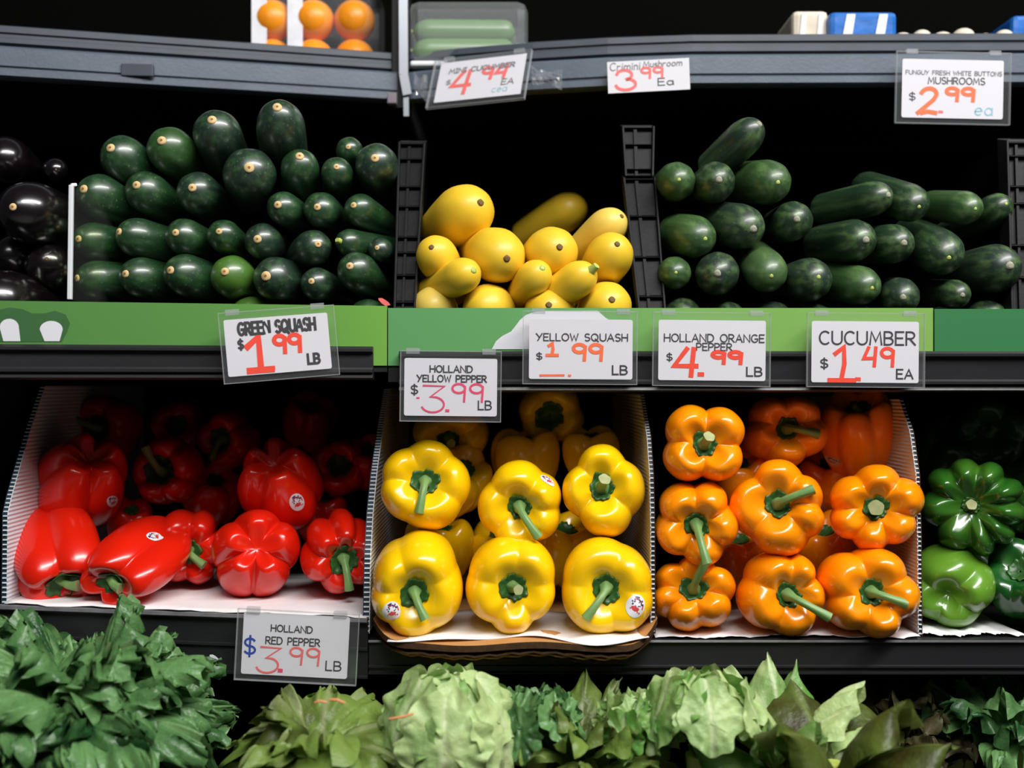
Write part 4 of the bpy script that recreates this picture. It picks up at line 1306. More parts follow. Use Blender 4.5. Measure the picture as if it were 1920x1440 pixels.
G = {   # width, strokes; height 1
    'A': (.8, [[(0, 0), (.4, 1), (.8, 0)], [(.13, .34), (.67, .34)]]),
    'B': (.65, [[(0, 0), (0, 1)], [(0, 1)] + arc(.3, .76, .3, .24, 90, -90) + [(0, .52)], [(0, .52)] + arc(.33, .26, .32, .26, 90, -90) + [(0, 0)]]),
    'C': (.75, [arc(.42, .5, .42, .5, 50, 310)]),
    'D': (.75, [[(0, 0), (0, 1)] + arc(.3, .5, .45, .5, 90, -90) + [(0, 0)]]),
    'E': (.6, [[(.6, 1), (0, 1), (0, 0), (.6, 0)], [(0, .52), (.52, .52)]]),
    'F': (.6, [[(.6, 1), (0, 1), (0, 0)], [(0, .52), (.5, .52)]]),
    'G': (.8, [arc(.42, .5, .42, .5, 50, 330) + [(.8, .45), (.45, .45)]]),
    'H': (.72, [[(0, 0), (0, 1)], [(.72, 0), (.72, 1)], [(0, .5), (.72, .5)]]),
    'I': (.3, [[(.15, 0), (.15, 1)], [(0, 1), (.3, 1)], [(0, 0), (.3, 0)]]),
    'L': (.55, [[(0, 1), (0, 0), (.55, 0)]]),
    'M': (.9, [[(0, 0), (.12, 1), (.45, .25), (.78, 1), (.9, 0)]]),
    'N': (.75, [[(0, 0), (0, 1), (.75, 0), (.75, 1)]]),
    'O': (.85, [arc(.425, .5, .425, .5, 0, 360, 22)]),
    'P': (.62, [[(0, 0), (0, 1)], [(0, 1)] + arc(.32, .73, .3, .27, 90, -90) + [(0, .46)]]),
    'Q': (.9, [arc(.425, .5, .425, .5, 0, 360, 22), [(.5, .28), (.9, -.12)]]),
    'R': (.68, [[(0, 0), (0, 1)], [(0, 1)] + arc(.32, .74, .3, .26, 90, -90) + [(0, .48)], [(.25, .48), (.68, 0)]]),
    'S': (.62, [arc(.32, .75, .29, .25, 40, 270) + arc(.31, .25, .31, .25, 90, -140)]),
    'T': (.75, [[(0, 1), (.75, 1)], [(.375, 1), (.375, 0)]]),
    'U': (.75, [[(0, 1), (0, .35)] + arc(.375, .35, .375, .35, 180, 360) + [(.75, 1)]]),
    'W': (1., [[(0, 1), (.25, 0), (.5, .8), (.75, 0), (1, 1)]]),
    'X': (.7, [[(0, 0), (.7, 1)], [(0, 1), (.7, 0)]]),
    'Y': (.75, [[(0, 1), (.37, .5)], [(.75, 1), (.2, 0)]]),
    '$': (.6, [arc(.3, .72, .28, .22, 30, 270) + arc(.3, .28, .3, .22, 90, -150), [(.3, 1.1), (.3, -.1)]]),
    ' ': (.45, []),
    'c': (.5, [arc(.28, .3, .28, .3, 50, 310)]), 'r': (.4, [[(0, .6), (0, 0)], arc(.25, .3, .25, .28, 180, 60)]), 'i': (.12, [[(.06, .58), (.06, 0)], [(.05, .8), (.08, .84)]]),
    'm': (.8, [[(0, 0), (0, .6)], arc(.2, .35, .2, .25, 180, 0) + [(.4, 0)], arc(.6, .35, .2, .25, 180, 0) + [(.8, 0)]]),
    'n': (.45, [[(0, 0), (0, .6)], arc(.22, .35, .22, .25, 180, 0) + [(.45, 0)]]),
    'u': (.45, [[(0, .6), (0, .25)] + arc(.22, .25, .22, .25, 180, 360) + [(.45, .6)], [(.45, .6), (.45, 0)]]),
    's': (.4, [arc(.2, .45, .18, .15, 40, 270) + arc(.2, .15, .2, .15, 90, -140)]),
    'h': (.45, [[(0, 0), (0, 1)], arc(.22, .35, .22, .25, 180, 0) + [(.45, 0)]]),
    'o': (.55, [arc(.27, .3, .27, .3, 0, 360, 18)]),
    'a': (.55, [arc(.27, .3, .27, .3, 20, 380, 18), [(.54, .6), (.58, 0)]]),
    'e': (.55, [[(.03, .3), (.52, .34)] + arc(.27, .3, .26, .3, 10, 310)]),
    # marker digits
    '1m': (.5, [[(0, .72), (.3, 1), (.3, 0)], [(.0, 0), (.58, 0)]]),
    '1t': (.4, [[(0, .80), (.22, 1), (.26, .5), (.2, 0)], [(-.12, 0), (.55, 0)]]),
    '4m': (.8, [[(.42, 1), (.0, .36), (.8, .36)], [(.66, 1), (.62, 0)]]),
    '4s': (.7, [[(.25, 1), (.0, .4), (.55, .42)], [(.62, 1), (.55, 0)]]),
    '9m': (.62, [arc(.3, .72, .3, .25, 10, 370, 18), [(.6, .82), (.56, 0)]]),
    '3m': (.75, [[(.05, 1), (.75, .98), (.28, .58)] + arc(.36, .29, .38, .29, 75, -160)]),
    '3r': (.75, [arc(.3, .73, .32, .25, 170, -80) + arc(.35, .25, .42, .28, 80, -170)]),
    '2m': (.75, [arc(.38, .74, .3, .24, 165, 0) + [(.6, .55), (.05, .02)], [(.2, .02), (.42, .08), (.75, .03)]]),
    '_': (1., [[(0, 0), (1, .1)]]),
    '.': (.1, [[(0, 0.02), (.06, 0.0)]]),
}


def stroke(mb, pts, wd, y):
    """flat round pen line in the x,z plane at depth y"""
    p = [Vector((a, 0, b)) for a, b in pts]
    p = [q for k, q in enumerate(p) if k == 0 or (q - p[k - 1]).length > 1e-7]
    if len(p) < 2:
        return
    h = wd / 2
    closed = (p[0] - p[-1]).length < wd * .2 and len(p) > 8
    d = [(b - a).normalized() for a, b in zip(p, p[1:])]
    L_, R_ = [], []
    for k, q in enumerate(p):
        da = d[k - 1] if k else (d[-1] if closed else d[0])
        db = d[k] if k < len(d) else (d[0] if closed else d[-1])
        na, nb = Vector((-da.z, 0, da.x)), Vector((-db.z, 0, db.x))
        m = na + nb
        if m.length < 0.5:
            m = nb
        m.normalize()
        m = m * (h / max(0.55, m.dot(nb)))
        e = Vector((0, 0, 0))
        if not closed and k == 0:
            e = -db * h * .8
        if not closed and k == len(p) - 1:
            e = da * h * .8
        L_.append(q + m + e)
        R_.append(q - m + e)
    mb.n = getattr(mb, 'n', 0) + 1
    y -= 6e-6 * mb.n
    n = len(p)
    mb.add([(v.x, y, v.z) for v in L_ + R_], [(n + k, n + k + 1, k + 1, k) for k in range(n - 1)])


def price_tag(label, c, wh, Y, lines, yaw=0, pitch=0, roll=0, sleeve=(12, 14, 10, 10), rounded=True, off=(0, 0)):
    """c pixel centre of the card, wh its pixel size; lines: (text list, pixel centre x, pixel base y, span, height, pen, ink, part name, slant)"""
    s_ = Y / F
    t = thing('price_tag', label, 'price tag', W(c[0], c[1], Y), 'price tags on the shelf fronts')
    t.rotation_euler = (Matrix.Rotation(math.radians(yaw), 3, 'Z') @ Matrix.Rotation(math.radians(-pitch), 3, 'X') @ Matrix.Rotation(math.radians(-roll), 3, 'Y')).to_euler()
    w2, h2 = wh[0] * s_ / 2, wh[1] * s_ / 2
    r = min(w2, h2) * 0.07 if rounded else 0.0002
    ring = []
    for cx, cz, a0 in ((w2 - r, h2 - r, 0), (-w2 + r, h2 - r, 90), (-w2 + r, -h2 + r, 180), (w2 - r, -h2 + r, 270)):
        ring += arc(cx, cz, r, r, a0, a0 + 90, 5)
    mb = MB()
    n = len(ring)
    mb.add([(x, -0.0003, z) for x, z in ring] + [(x, 0.0003, z) for x, z in ring], [tuple(range(n)), tuple(reversed(range(n, 2 * n)))] + [(i, i + n, (i + 1) % n + n, (i + 1) % n) for i in range(n)])
    card = mb.build('card', M['card'], t)
    ca, sa = math.cos(math.radians(roll)), math.sin(math.radians(roll))
    for tx, bx, by, span, h, pen, ink, pname, slant in lines:
        glyphs = tx if isinstance(tx, list) else list(tx)
        tot = sum(G[g][0] for g in glyphs) + 0.22 * (len(glyphs) - 1)
        kx = span / tot
        mb = MB()
        dx, dy = bx - c[0], -(by - c[1])
        lx, lz = dx * ca - dy * sa * -1 * 1, dy
        lx, lz = dx * ca + dy * sa, -dx * sa + dy * ca
        x = lx - span / 2
        for g in glyphs:
            gw, st = G[g]
            for pl in st:
                stroke(mb, [((x + a * kx + slant * b * h) * s_, (lz + b * h) * s_) for a, b in pl], pen * s_, -0.0006)
            x += (gw + 0.22) * kx
        mb.build(pname, M[ink], card)
    if sleeve:
        l, rr, tp, bt = [v * s_ for v in sleeve]
        mb = MB()
        mb.box((-w2 - l, -0.0016, -h2 - bt), (w2 + rr, 0.0016, h2 + tp))
        mb.build('clear_sleeve', M['film'], t)
        mb = MB()
        e = 0.0007
        x0, x1, z0, z1 = -w2 - l, w2 + rr, -h2 - bt, h2 + tp
        for lo, hi in (((x0, z0), (x1, z0 + e)), ((x0, z1 - e), (x1, z1)), ((x0, z0), (x0 + e, z1)), ((x1 - e, z0), (x1, z1))):
            mb.box((lo[0], -0.0019, lo[1]), (hi[0], 0.0019, hi[1]))
        mb.build('sleeve_edge', M['tape'], t)
        for sx in (-1, 1):
            mb = MB()
            cx = sx * (w2 * .82)
            mb.box((cx - 0.006, -0.0022, z1 - 0.003), (cx + 0.006, 0.0022, z1 + 0.0022))
            mb.build('hanging_tab', M['tape'], t)
    return t


# roll: positive turns the card counter-clockwise in the picture
price_tag('tilted price tag reading green squash at 1.99 a pound', (521.5, 646), (191, 106), 1.052 * KM, [
    ('GREEN SQUASH', 520, 623, 141, 22, 5.2, 'ink', 'lettering', 0), ('$', 454, 655, 9, 17, 3.6, 'ink', 'dollar_sign', 0), (['1m'], 487, 694, 36, 62, 12, 'red_ink', 'handwritten_price', 0),
    (['.'], 512, 690, 10, 10, 8, 'red_ink', 'handwritten_price', 0), (['9m', '9m'], 540, 660, 48, 33, 8, 'red_ink', 'handwritten_price', 0), ('LB', 588, 681, 21, 18, 4.8, 'ink', 'unit_lettering', 0)],
    yaw=11, roll=5, sleeve=(9, 14, 14, 13))
price_tag('slanted price tag reading mini cucumber at 4.99 each', (900, 147), (176, 90), 1.062 * KT, [
    ('MINI CUCUMBER', 900, 129, 134, 10, 2.4, 'ink_faint', 'lettering', .1), ('$', 835, 154, 9, 10, 1.6, 'ink_faint', 'dollar_sign', .1), (['4m'], 860, 177, 38, 50, 8, 'coral_ink', 'handwritten_price', .1),
    (['9m', '4s'], 928, 150, 50, 26, 7, 'coral_ink', 'handwritten_price', .1), ('EA', 958, 167, 24, 12, 2.2, 'ink_faint', 'unit_lettering', .1), (['c', 'e', 'a'], 944, 182, 30, 14, 1.2, 'pale_blue_ink', 'handwritten_note', .1)],
    yaw=-22, pitch=22, sleeve=(14, 10, 7, 12), rounded=False)
price_tag('plain white handwritten tag for crimini mushroom at 3.99', (1216, 142), (153, 59), 1.034 * KT, [
    (['C', 'r', 'i', 'm', 'i', 'n', 'i'], 1172, 131, 56, 14, 1.6, 'ink_faint', 'handwritten_name', .1), (['M', 'u', 's', 'h', 'r', 'o', 'o', 'm'], 1242, 125, 72, 11, 1.6, 'ink_faint', 'handwritten_name', .1),
    (['3r'], 1175, 167, 33, 37, 5.5, 'coral_ink', 'handwritten_price', 0), (['9m', '9m'], 1223, 146, 40, 20, 4.5, 'coral_ink', 'handwritten_price', 0), (['E', 'a'], 1248, 160, 28, 13, 1.8, 'ink', 'unit_lettering', 0)],
    yaw=-3, roll=2.2, sleeve=None, rounded=False)
price_tag('framed price tag reading fresh white button mushrooms at 2.99 each', (1786, 167), (190, 110), 1.018 * KT, [
    ('FUNGUY FRESH WHITE BUTTONS', 1788, 141, 180, 7.5, 1.3, 'ink_faint', 'lettering', 0), ('MUSHROOMS', 1793, 158, 106, 12, 1.9, 'ink', 'lettering', 0), ('$', 1710, 188, 11, 14, 1.9, 'ink', 'dollar_sign', 0),
    (['2m'], 1736, 213, 36, 48, 8, 'orange_ink', 'handwritten_price', .12), (['.'], 1765, 210, 8, 8, 5, 'coral_ink', 'handwritten_price', 0), (['9m', '9m'], 1800, 189, 52, 24, 7, 'orange_ink', 'handwritten_price', 0), (['e', 'a'], 1843, 216, 32, 22, 2.2, 'pale_blue_ink', 'unit_lettering', .1)],
    roll=-1.2, sleeve=(12, 13, 14, 11))
price_tag('framed price tag reading holland yellow pepper at 3.99 a pound', (845, 726), (174, 108), 1.066 * KM, [
    ('HOLLAND', 846, 698, 79, 12, 2.4, 'ink', 'lettering', 0), ('YELLOW PEPPER', 847, 716, 130, 12, 2.4, 'ink', 'lettering', 0), ('$', 777, 739, 12, 17, 2.6, 'ink', 'dollar_sign', 0),
    (['.'], 785, 746, 6, 6, 3, 'pink_ink', 'handwritten_price', 0), (['3m'], 812, 773, 42, 50, 3.6, 'pink_ink', 'handwritten_price', 0), (['.'], 840, 770, 6, 6, 5, 'pink_ink', 'handwritten_price', 0), (['9m', '9m'], 877, 753, 58, 34, 4.2, 'pink_ink', 'handwritten_price', 0), ('LB', 909, 768, 24, 16, 2.6, 'ink', 'unit_lettering', 0)],
    roll=-.6, sleeve=(8, 8, 14, 11))
price_tag('price tag reading yellow squash at 1.99 a pound with a half-rubbed price', (1089, 655), (194, 112), 1.080 * KM, [
    ('YELLOW SQUASH', 1091, 639, 171, 13, 2.2, 'ink', 'lettering', 0), ('$', 1011, 674, 10, 12, 2.2, 'ink', 'dollar_sign', 0), (['1t'], 1035, 666, 12, 22, 6, 'orange_ink', 'handwritten_price', 0),
    ([' '], 1037, 702, 30, 5, 1, 'orange_ink', 'handwritten_price', 0), (['9m', '9m'], 1102, 675, 54, 30, 6.5, 'orange_ink', 'handwritten_price', 0), (['_', '.'], 1042, 704, 58, 5, 4.0, 'orange_ink', 'handwritten_price', 0), ('LB', 1162, 702, 27, 16, 3, 'ink', 'unit_lettering', 0)],
    sleeve=(12, 9, 16, 10), roll=-.4)
price_tag('price tag reading holland orange pepper at 4.99 a pound', (1335, 657), (201, 113), 1.080 * KM, [
    ('HOLLAND ORANGE', 1339, 641, 187, 14, 2.2, 'ink', 'lettering', 0), ('PEPPER', 1339, 657, 66, 13, 2.2, 'ink', 'lettering', 0), ('$', 1255, 676, 10, 13, 2.2, 'ink', 'dollar_sign', 0),
    (['4m'], 1284, 704, 42, 50, 9, 'red_ink', 'handwritten_price', .05), (['.'], 1316, 702, 10, 8, 8, 'red_ink', 'handwritten_price', 0), (['9m', '9m'], 1363, 681, 55, 22, 7.5, 'red_ink', 'handwritten_price', 0), ('LB', 1414, 705, 28, 16, 3, 'ink', 'unit_lettering', 0)],
    sleeve=(11, 9, 15, 11), roll=-.6)
price_tag('price tag reading cucumber at 1.49 each', (1622, 660), (201, 115), 1.080 * KM, [
    ('CUCUMBER', 1626, 646, 179, 24, 3.2, 'ink', 'lettering', 0), ('$', 1545, 690, 13, 17, 2.8, 'ink', 'dollar_sign', 0), (['1t'], 1577, 713, 28, 62, 8.5, 'red_ink', 'handwritten_price', .05),
    (['.'], 1610, 711, 8, 8, 7, 'red_ink', 'handwritten_price', 0), (['4s', '9m'], 1647, 686, 56, 34, 6.5, 'red_ink', 'handwritten_price', 0), ('EA', 1696, 710, 30, 17, 3, 'ink', 'unit_lettering', 0)],
    sleeve=(9, 11, 16, 9), roll=-.5)
price_tag('price tag reading holland red pepper at 3.99 a pound with a blue dollar sign', (554, 1210), (199, 116), 1.012, [
    ('HOLLAND', 547, 1185, 77, 12, 2.1, 'ink', 'lettering', 0), ('RED PEPPER', 549, 1209, 101, 13, 2.1, 'ink', 'lettering', 0), ('$', 468, 1227, 20, 32, 4, 'blue_ink', 'dollar_sign', 0),
    (['3m'], 500, 1261, 40, 48, 3.8, 'coral_ink', 'handwritten_price', .1), (['.'], 527, 1257, 6, 6, 7, 'pink_ink', 'handwritten_price', 0), (['9m', '9m'], 571, 1246, 55, 32, 4, 'coral_ink', 'handwritten_price', 0), ('LB', 625, 1257, 28, 17, 2.4, 'ink', 'unit_lettering', 0)],
    roll=-3, sleeve=(12, 18, 6, 12))
# crumpled clear tape beside the mini cucumber tag
for lab, a, b, wd, Y, sd_ in (('scrap of crumpled clear tape beside the mini cucumber tag', (996, 140), (1054, 150), 30, 1.050 * KT, 1), ('loop of clear tape by the corner post beside the mini cucumber tag', (776, 158), (802, 166), 40, 1.070 * KT, 2)):
    rnd = random.Random(sd_)
    vs = []
    for i in range(12):
        for j in range(6):
            u, v = i / 11, j / 5
            vs.append(W(a[0] + (b[0] - a[0]) * u, a[1] + (b[1] - a[1]) * u + (v - .5) * wd * (1 + .25 * math.sin(u * 7 + sd_)), Y - .004 * math.sin(u * 9 + v * 4 + sd_) - rnd.uniform(0, .002)))
    me = mesh_of('tape_scrap', vs, [(i * 6 + j, i * 6 + j + 1, (i + 1) * 6 + j + 1, (i + 1) * 6 + j) for i in range(11) for j in range(5)], False, [M['film2']])
    obj('tape_scrap', me, None, lab, 'tape', 'clear tape scraps')


# ---------------------------------------------------------------- goods on the top shelf
t = thing('fruit_bag', 'clear bag of oranges with a white printed band at the end of the upper shelf', 'bag', W(600, 95, 1.16 * KT))
x0, x1 = W(480, 0, 1.16 * KT).x, W(714, 0, 1.16 * KT).x
mb = MB()
cx = (x0 + x1) / 2
mb.box((x0 - t.location.x, -0.035, Z_TOP - t.location.z), (x1 - t.location.x, 0.05, Z_TOP + 0.11 - t.location.z))
mb.build('bag_film', M['film'], t, bevel=0.008)
for i in range(2):
    mb = MB()
    xx = x0 + (0.003, 0.045)[i] - t.location.x
    mb.box((xx, -0.0365, Z_TOP + .0 - t.location.z), (xx + .018, -0.0355, Z_TOP + .1 - t.location.z))
    mb.build('white_band', M['white_film'], t)


def ball(name, m, loc, r, lab, cat, grp, sq=1.0, stalk=None):
    t = thing(name, lab, cat, loc, grp)
    th = np.linspace(0, 2 * math.pi, 28, endpoint=False)
    ph = np.linspace(.05, math.pi - .05, 18)
    vs = [(r * math.sin(p) * math.cos(a), r * math.sin(p) * math.sin(a), r * sq * math.cos(p) * (1 if math.cos(p) > 0 or not stalk else .55)) for p in ph for a in th]
    fs = [(j * 28 + i, (j + 1) * 28 + i, (j + 1) * 28 + (i + 1) % 28, j * 28 + (i + 1) % 28) for j in range(17) for i in range(28)]
    fs += [tuple(range(28)), tuple(reversed(range(17 * 28, 18 * 28)))]
    obj('cap' if stalk else 'peel', mesh_of('cap' if stalk else 'peel', vs, fs, True, [m]), t)
    mb = MB()
    if stalk:
        mb.tube([(0, 0, -r * .5), (0, 0, -r * 1.0), (0, 0, -r * 1.25)], [r * .42, r * .38, r * .42], 12)
        mb.build('stalk', M['mushroom'], t, smooth=True)
    else:
        mb.tube([(0, -.0, r * .97), (0, 0, r * 1.02)], [r * .09, r * .07], 8)
        mb.build('navel', M['tan_dark'], t, smooth=True)
    return t


for k in range(3):
    ball('orange', M['orange_fruit'], Vector((x0 + .024 + k * .0485, 1.145 * KT, Z_TOP + .0245)), .0242, ['orange inside the clear bag, hidden by the white band', 'orange in the middle of the clear bag', 'orange at the corner post end of the clear bag'][k], 'orange', 'oranges in the clear bag')
for k in range(3):
    ball('orange', M['orange_fruit'], Vector((x0 + .024 + k * .0485, 1.145 * KT, Z_TOP + .071)), .0242, ['orange in the upper layer over the white band', 'orange in the upper layer at the bag middle', 'orange in the upper layer at the corner post end'][k], 'orange', 'oranges in the clear bag')

# mini cucumbers in film
t = thing('cucumber_pack', 'clear wrapped tray under the mini cucumbers on the upper shelf', 'tray', Vector((-.060, 1.125 * KT, Z_TOP)))
mb = MB(); mb.box((-.055, -.04, 0), (.075, .05, .006)); mb.build('tray', M['white'], t, bevel=.002)
mb = MB(); mb.box((-.058, -.043, .006), (.078, .052, .075)); mb.build('wrap_film', M['film2'], t, bevel=.012)
for k, (dy, dz) in enumerate(((-.022, .022), (.006, .022), (-.016, .046), (.014, .05))):
    tt = thing('mini_cucumber', ['pale mini cucumber at the wrapped pack front', 'mini cucumber behind the front one in the pack', 'mini cucumber on the pack top front', 'mini cucumber on the pack top back'][k], 'cucumber', Vector((-.114, 1.125 * KT + dy, Z_TOP + dz)), 'mini cucumbers in the wrapped pack')
    tt.rotation_euler = frame((-1, -.02, 0)).to_euler()
    obj('body', fruit_mesh('body', .0135, .118, 1.6, M['cucumber'], ribs=9, rib_amt=.01, seed=k), tt, color=(.14, .28, .09))
    mb = MB(); mb.tube([(0, 0, -.003), (0, 0, .002)], [.003, .002], 8); mb.build('stem_end', M['lime_stub'], tt, smooth=True)

# mushroom packs
for lab, px0, px1, m, Y, zt in (('cream mushroom carton at the pack row end on the upper shelf', 1478, 1545, 'mushroom', 1.10 * KT, .06), ('blue and white plastic mushroom bag on the upper shelf', 1546, 1672, 'blue_film', 1.09 * KT, .055), ('blue plastic pack cut off at the upper shelf end', 1884, 1990, 'blue_film', 1.10 * KT, .055)):
    a, b = W(px0, 0, Y), W(px1, 0, Y)
    t = thing('mushroom_pack', lab, 'package', Vector(((a.x + b.x) / 2, Y, Z_TOP)), 'mushroom packs on the upper shelf')
    hw = (b.x - a.x) / 2
    mb = MB(); mb.box((-hw, -.02, 0), (hw, .06, zt)); mb.build('wrapper', M[m], t, bevel=.006)
    for k in range(2):
        mb = MB(); xx = -hw + hw * (.25 + k * .95)
        mb.hexa([(xx, -.0215, .002), (xx + hw * .3, -.0215, .002), (xx + hw * .3, -.0205, .002), (xx, -.0205, .002)], [(xx + hw * .25, -.0215, zt - .004), (xx + hw * .5, -.0215, zt - .004), (xx + hw * .5, -.0205, zt - .004), (xx + hw * .25, -.0205, zt - .004)])
        mb.build('white_stripe', M['white_film'], t)
for k, px in enumerate((1692, 1728, 1766, 1806, 1846, 1882)):
    r = (.0115, .0105, .0125, .0125, .0105, .0105)[k]
    ball('mushroom', M['mushroom'], W(px, 78, 1.085 * KT) + Vector((0, .0, .004 * (k % 2))), r * 1.0, f'pale mushroom on the upper shelf, {ORD[k]} from the blue and white bag', 'mushroom', 'loose mushrooms on the upper shelf', .85, True)
t = thing('mushroom_tray', 'shallow tray under the loose mushrooms above the framed tag', 'tray', Vector((W(1786, 0, 1.09 * KT).x, 1.09 * KT, Z_TOP)))
mb = MB(); hw = .054
mb.box((-hw, -.02, 0), (hw, .05, .012)); mb.build('tray_base', M['blue_film'], t)
mb = MB(); mb.box((-hw, -.021, 0), (hw, -.019, .016)); mb.build('tray_rim', M['white_film'], t)


# ---------------------------------------------------------------- lettuces
def leaf(rnd, L, Wd, ruffle, freq, cup, curl, lobes=0.0, nu=30, nv=22, twist=0.0, blister=0.0):
    """leaf blade: base at origin, runs along +Z, face toward -Y; returns verts, faces, attribute"""
    ph = [rnd.uniform(0, 6.28) for _ in range(8)]
    vs, at = [], []
    rv = rnd.random()
    for j in range(nv):
        v = j / (nv - 1)
        wv = Wd * (0.22 + 0.78 * math.sin(min(1, v * 1.12) * math.pi * 0.5) ** 0.9) * math.sqrt(max(0.0, 1 - (max(0, v - .58) / .43) ** 2.4))
        for i in range(nu):
            u = i / (nu - 1) * 2 - 1
            au = abs(u)
            ed = max(au ** 1.7, max(0, v - .55) / .45)          # how near the edge
            wob = 1 + lobes * math.sin(v * 17 + ph[0] + (2 if u > 0 else 0)) * au ** 2
            x = u * wv * wob
            bowl = cup * (u * u) * wv
            ps = math.atan2(u * 1.0, (v - .28) * 1.25)
            side = 1.0 + .12 * math.sin(3 * ps + ph[0])
            rf = ruffle * ed ** 1.6 * (math.sin(freq * ps * side + ph[1]) + .55 * math.sin(freq * 1.73 * ps + ph[2] + v * 3) + .25 * math.sin(freq * 3.1 * ps + ph[3] - v * 4))
            bl = blister * (math.sin(u * 9 + ph[5] + v * 3) * math.sin(v * 14 + ph[6] + u * 2))
            a = curl * v * v
            z = L * (math.sin(a) / curl * 1.0 if abs(curl) > 1e-3 and False else v)
            # curl the blade over its length
            yy = -L * curl * v * v * .5 - bowl + rf + bl
            zz_ = L * v * (1 - .18 * abs(curl) * v * v) * (1 - .26 * u * u * v * v) * (1 + .035 * ed ** 2 * math.sin(freq * 1.9 * ps + ph[4])) + rf * .25
            tw = twist * v * u
            vs.append(Vector((x, yy + tw * wv, zz_)))
            at.append((u, v, rv))
    fs = [(j * nu + i, j * nu + i + 1, (j + 1) * nu + i + 1, (j + 1) * nu + i) for j in range(nv - 1) for i in range(nu - 1)]
    return vs, fs, at


def head(name, label, m, base, leaves, seed, cat='lettuce', group=None, tie=None, kind_leaf=None):
    """leaves: function(rnd, k) -> (leaf args dict, rotation matrix, offset)"""
    rnd = random.Random(seed)
    t = thing(name, label, cat, base, group)
    V, Fc, A = [], [], []
    for args, Rm, off in leaves(rnd):
        v, f, a = leaf(rnd, **args)
        b = len(V)
        V += [Rm @ p + off for p in v]
        Fc += [tuple(b + i for i in q) for q in f]
        A += a
    me = mesh_of('leaves', V, Fc, True, [m])
    at = me.attributes.new('leaf_pos', 'FLOAT_VECTOR', 'POINT')
    at.data.foreach_set('vector', [c for p in A for c in p])
    obj('leaves', me, t)
    mb = MB()
    mb.tube([(0, .0, -.005), (0, .0, .03)], [.018, .012], 12)
    mb.build('stalk', M['lime_stub'], t, smooth=True)
    if tie:
        for P_ in tie:
            mb = MB()
            mb.tube([Vector(W(*p)) - Vector(base) for p in P_], [.0009] * len(P_), 6)
            mb.build('twist_tie', M['tie'], t, smooth=True)
    return t


def rot(az, tilt, roll=0):
    """lean the leaf: az 0 = toward the viewer, 90 = toward +x; tilt 0 = upright"""
    return Matrix.Rotation(math.radians(az), 3, 'Z') @ Matrix.Rotation(math.radians(tilt), 3, 'X') @ Matrix.Rotation(math.radians(roll), 3, 'Z')


def frilly(rnd):
    out = []
    for k in range(150):
        ring = k / 150
        az = k * 137.5
        tilt = 3 + 84 * ring ** .72
        L = (.090 + .044 * rnd.random()) * (1.06 - .08 * ring)
        out.append((dict(L=L, Wd=.024 + .012 * rnd.random(), ruffle=.0075, freq=15, cup=.3, curl=.4 + 1.1 * rnd.random(), nu=46, nv=30, blister=.0012), rot(az, tilt, rnd.uniform(-60, 60)), Vector((0, 0, .015))))
    return out


def ball_head(name, label, m, base, R, seed, n=16, squash=.92, ruffle=.10, lift=.16, group=None, tie=None, wr=.022, open_=.75):
    """round head: broad leaves wrapped over each other, their rims standing off and waved"""
    rnd = random.Random(seed)
    t = thing(name, label, 'lettuce', base, group)
    V, Fc, A = [], [], []
    N = 30
    for k in range(n):
        f = k / (n - 1)
        az = math.radians(k * 137.5 + rnd.uniform(-20, 20))
        el = math.radians(78 - 70 * f ** .8)
        rad = R * (.80 + .24 * f)
        D = Vector((math.cos(el) * math.sin(az), -math.cos(el) * math.cos(az), math.sin(el)))
        up = (Vector((0, 0, 1)) - D * D.z)
        up = up.normalized() if up.length > .1 else Vector((0, 1, 0))
        rt_ = up.cross(D).normalized()
        sp = open_ * rnd.uniform(.85, 1.15)
        ph = [rnd.uniform(0, 6.28) for _ in range(8)]
        fq = rnd.choice((4, 5, 6))
        rv = rnd.random()
        b = len(V)
        for j in range(N):
            for i in range(N):
                u, v = i / (N - 1) * 2 - 1, j / (N - 1) * 2 - 1
                # square to disc
                x, y = u * math.sqrt(1 - v * v / 2), v * math.sqrt(1 - u * u / 2)
                q = math.hypot(x, y)
                a = math.atan2(y, x)
                out_ = 1 + .07 * math.sin(fq * a + ph[0]) + .05 * math.sin(2.3 * fq * a + ph[1])
                ax, ay = x * sp * .85 * out_, y * sp * out_
                d = (D + rt_ * math.tan(min(1.1, abs(ax))) * (1 if ax > 0 else -1) + up * math.tan(min(1.1, abs(ay))) * (1 if ay > 0 else -1)).normalized()
                e = q ** 3
                top = .5 + .5 * max(0, y)
                w_ = wr * (math.sin(x * 7 + ph[2] + 2 * math.sin(y * 4 + ph[6])) * math.sin(y * 9 + ph[3]) + .5 * math.sin(x * 17 + y * 11 + ph[4]))
                r = rad * (1 + lift * e * top + ruffle * e * (math.sin(fq * a * 1.5 + ph[5]) + .5 * math.sin(fq * a * 3.1 + ph[7])) * .6 + w_ - .03 * math.exp(-(x / .07) ** 2))
                p = d * r
                V.append(Vector((p.x, p.y, p.z * squash)))
                A.append((x, (y + 1) / 2, rv))
        Fc += [(b + j * N + i, b + j * N + i + 1, b + (j + 1) * N + i + 1, b + (j + 1) * N + i) for j in range(N - 1) for i in range(N - 1)]
    me = mesh_of('leaves', V, Fc, True, [m])
    at = me.attributes.new('leaf_pos', 'FLOAT_VECTOR', 'POINT')
    at.data.foreach_set('vector', [c for p in A for c in p])
    obj('leaves', me, t)
    mb = MB()
    mb.tube([(0, 0, -R * .98), (0, 0, -R * .5)], [R * .25, R * .3], 12)
    mb.build('stalk', M['lime_stub'], t, smooth=True)
    for P_ in tie or ():
        mb = MB()
        mb.tube([Vector(W(*p)) - Vector(base) for p in P_], [.0009] * len(P_), 6)
        mb.build('twist_tie', M['tie'], t, smooth=True)
    return t


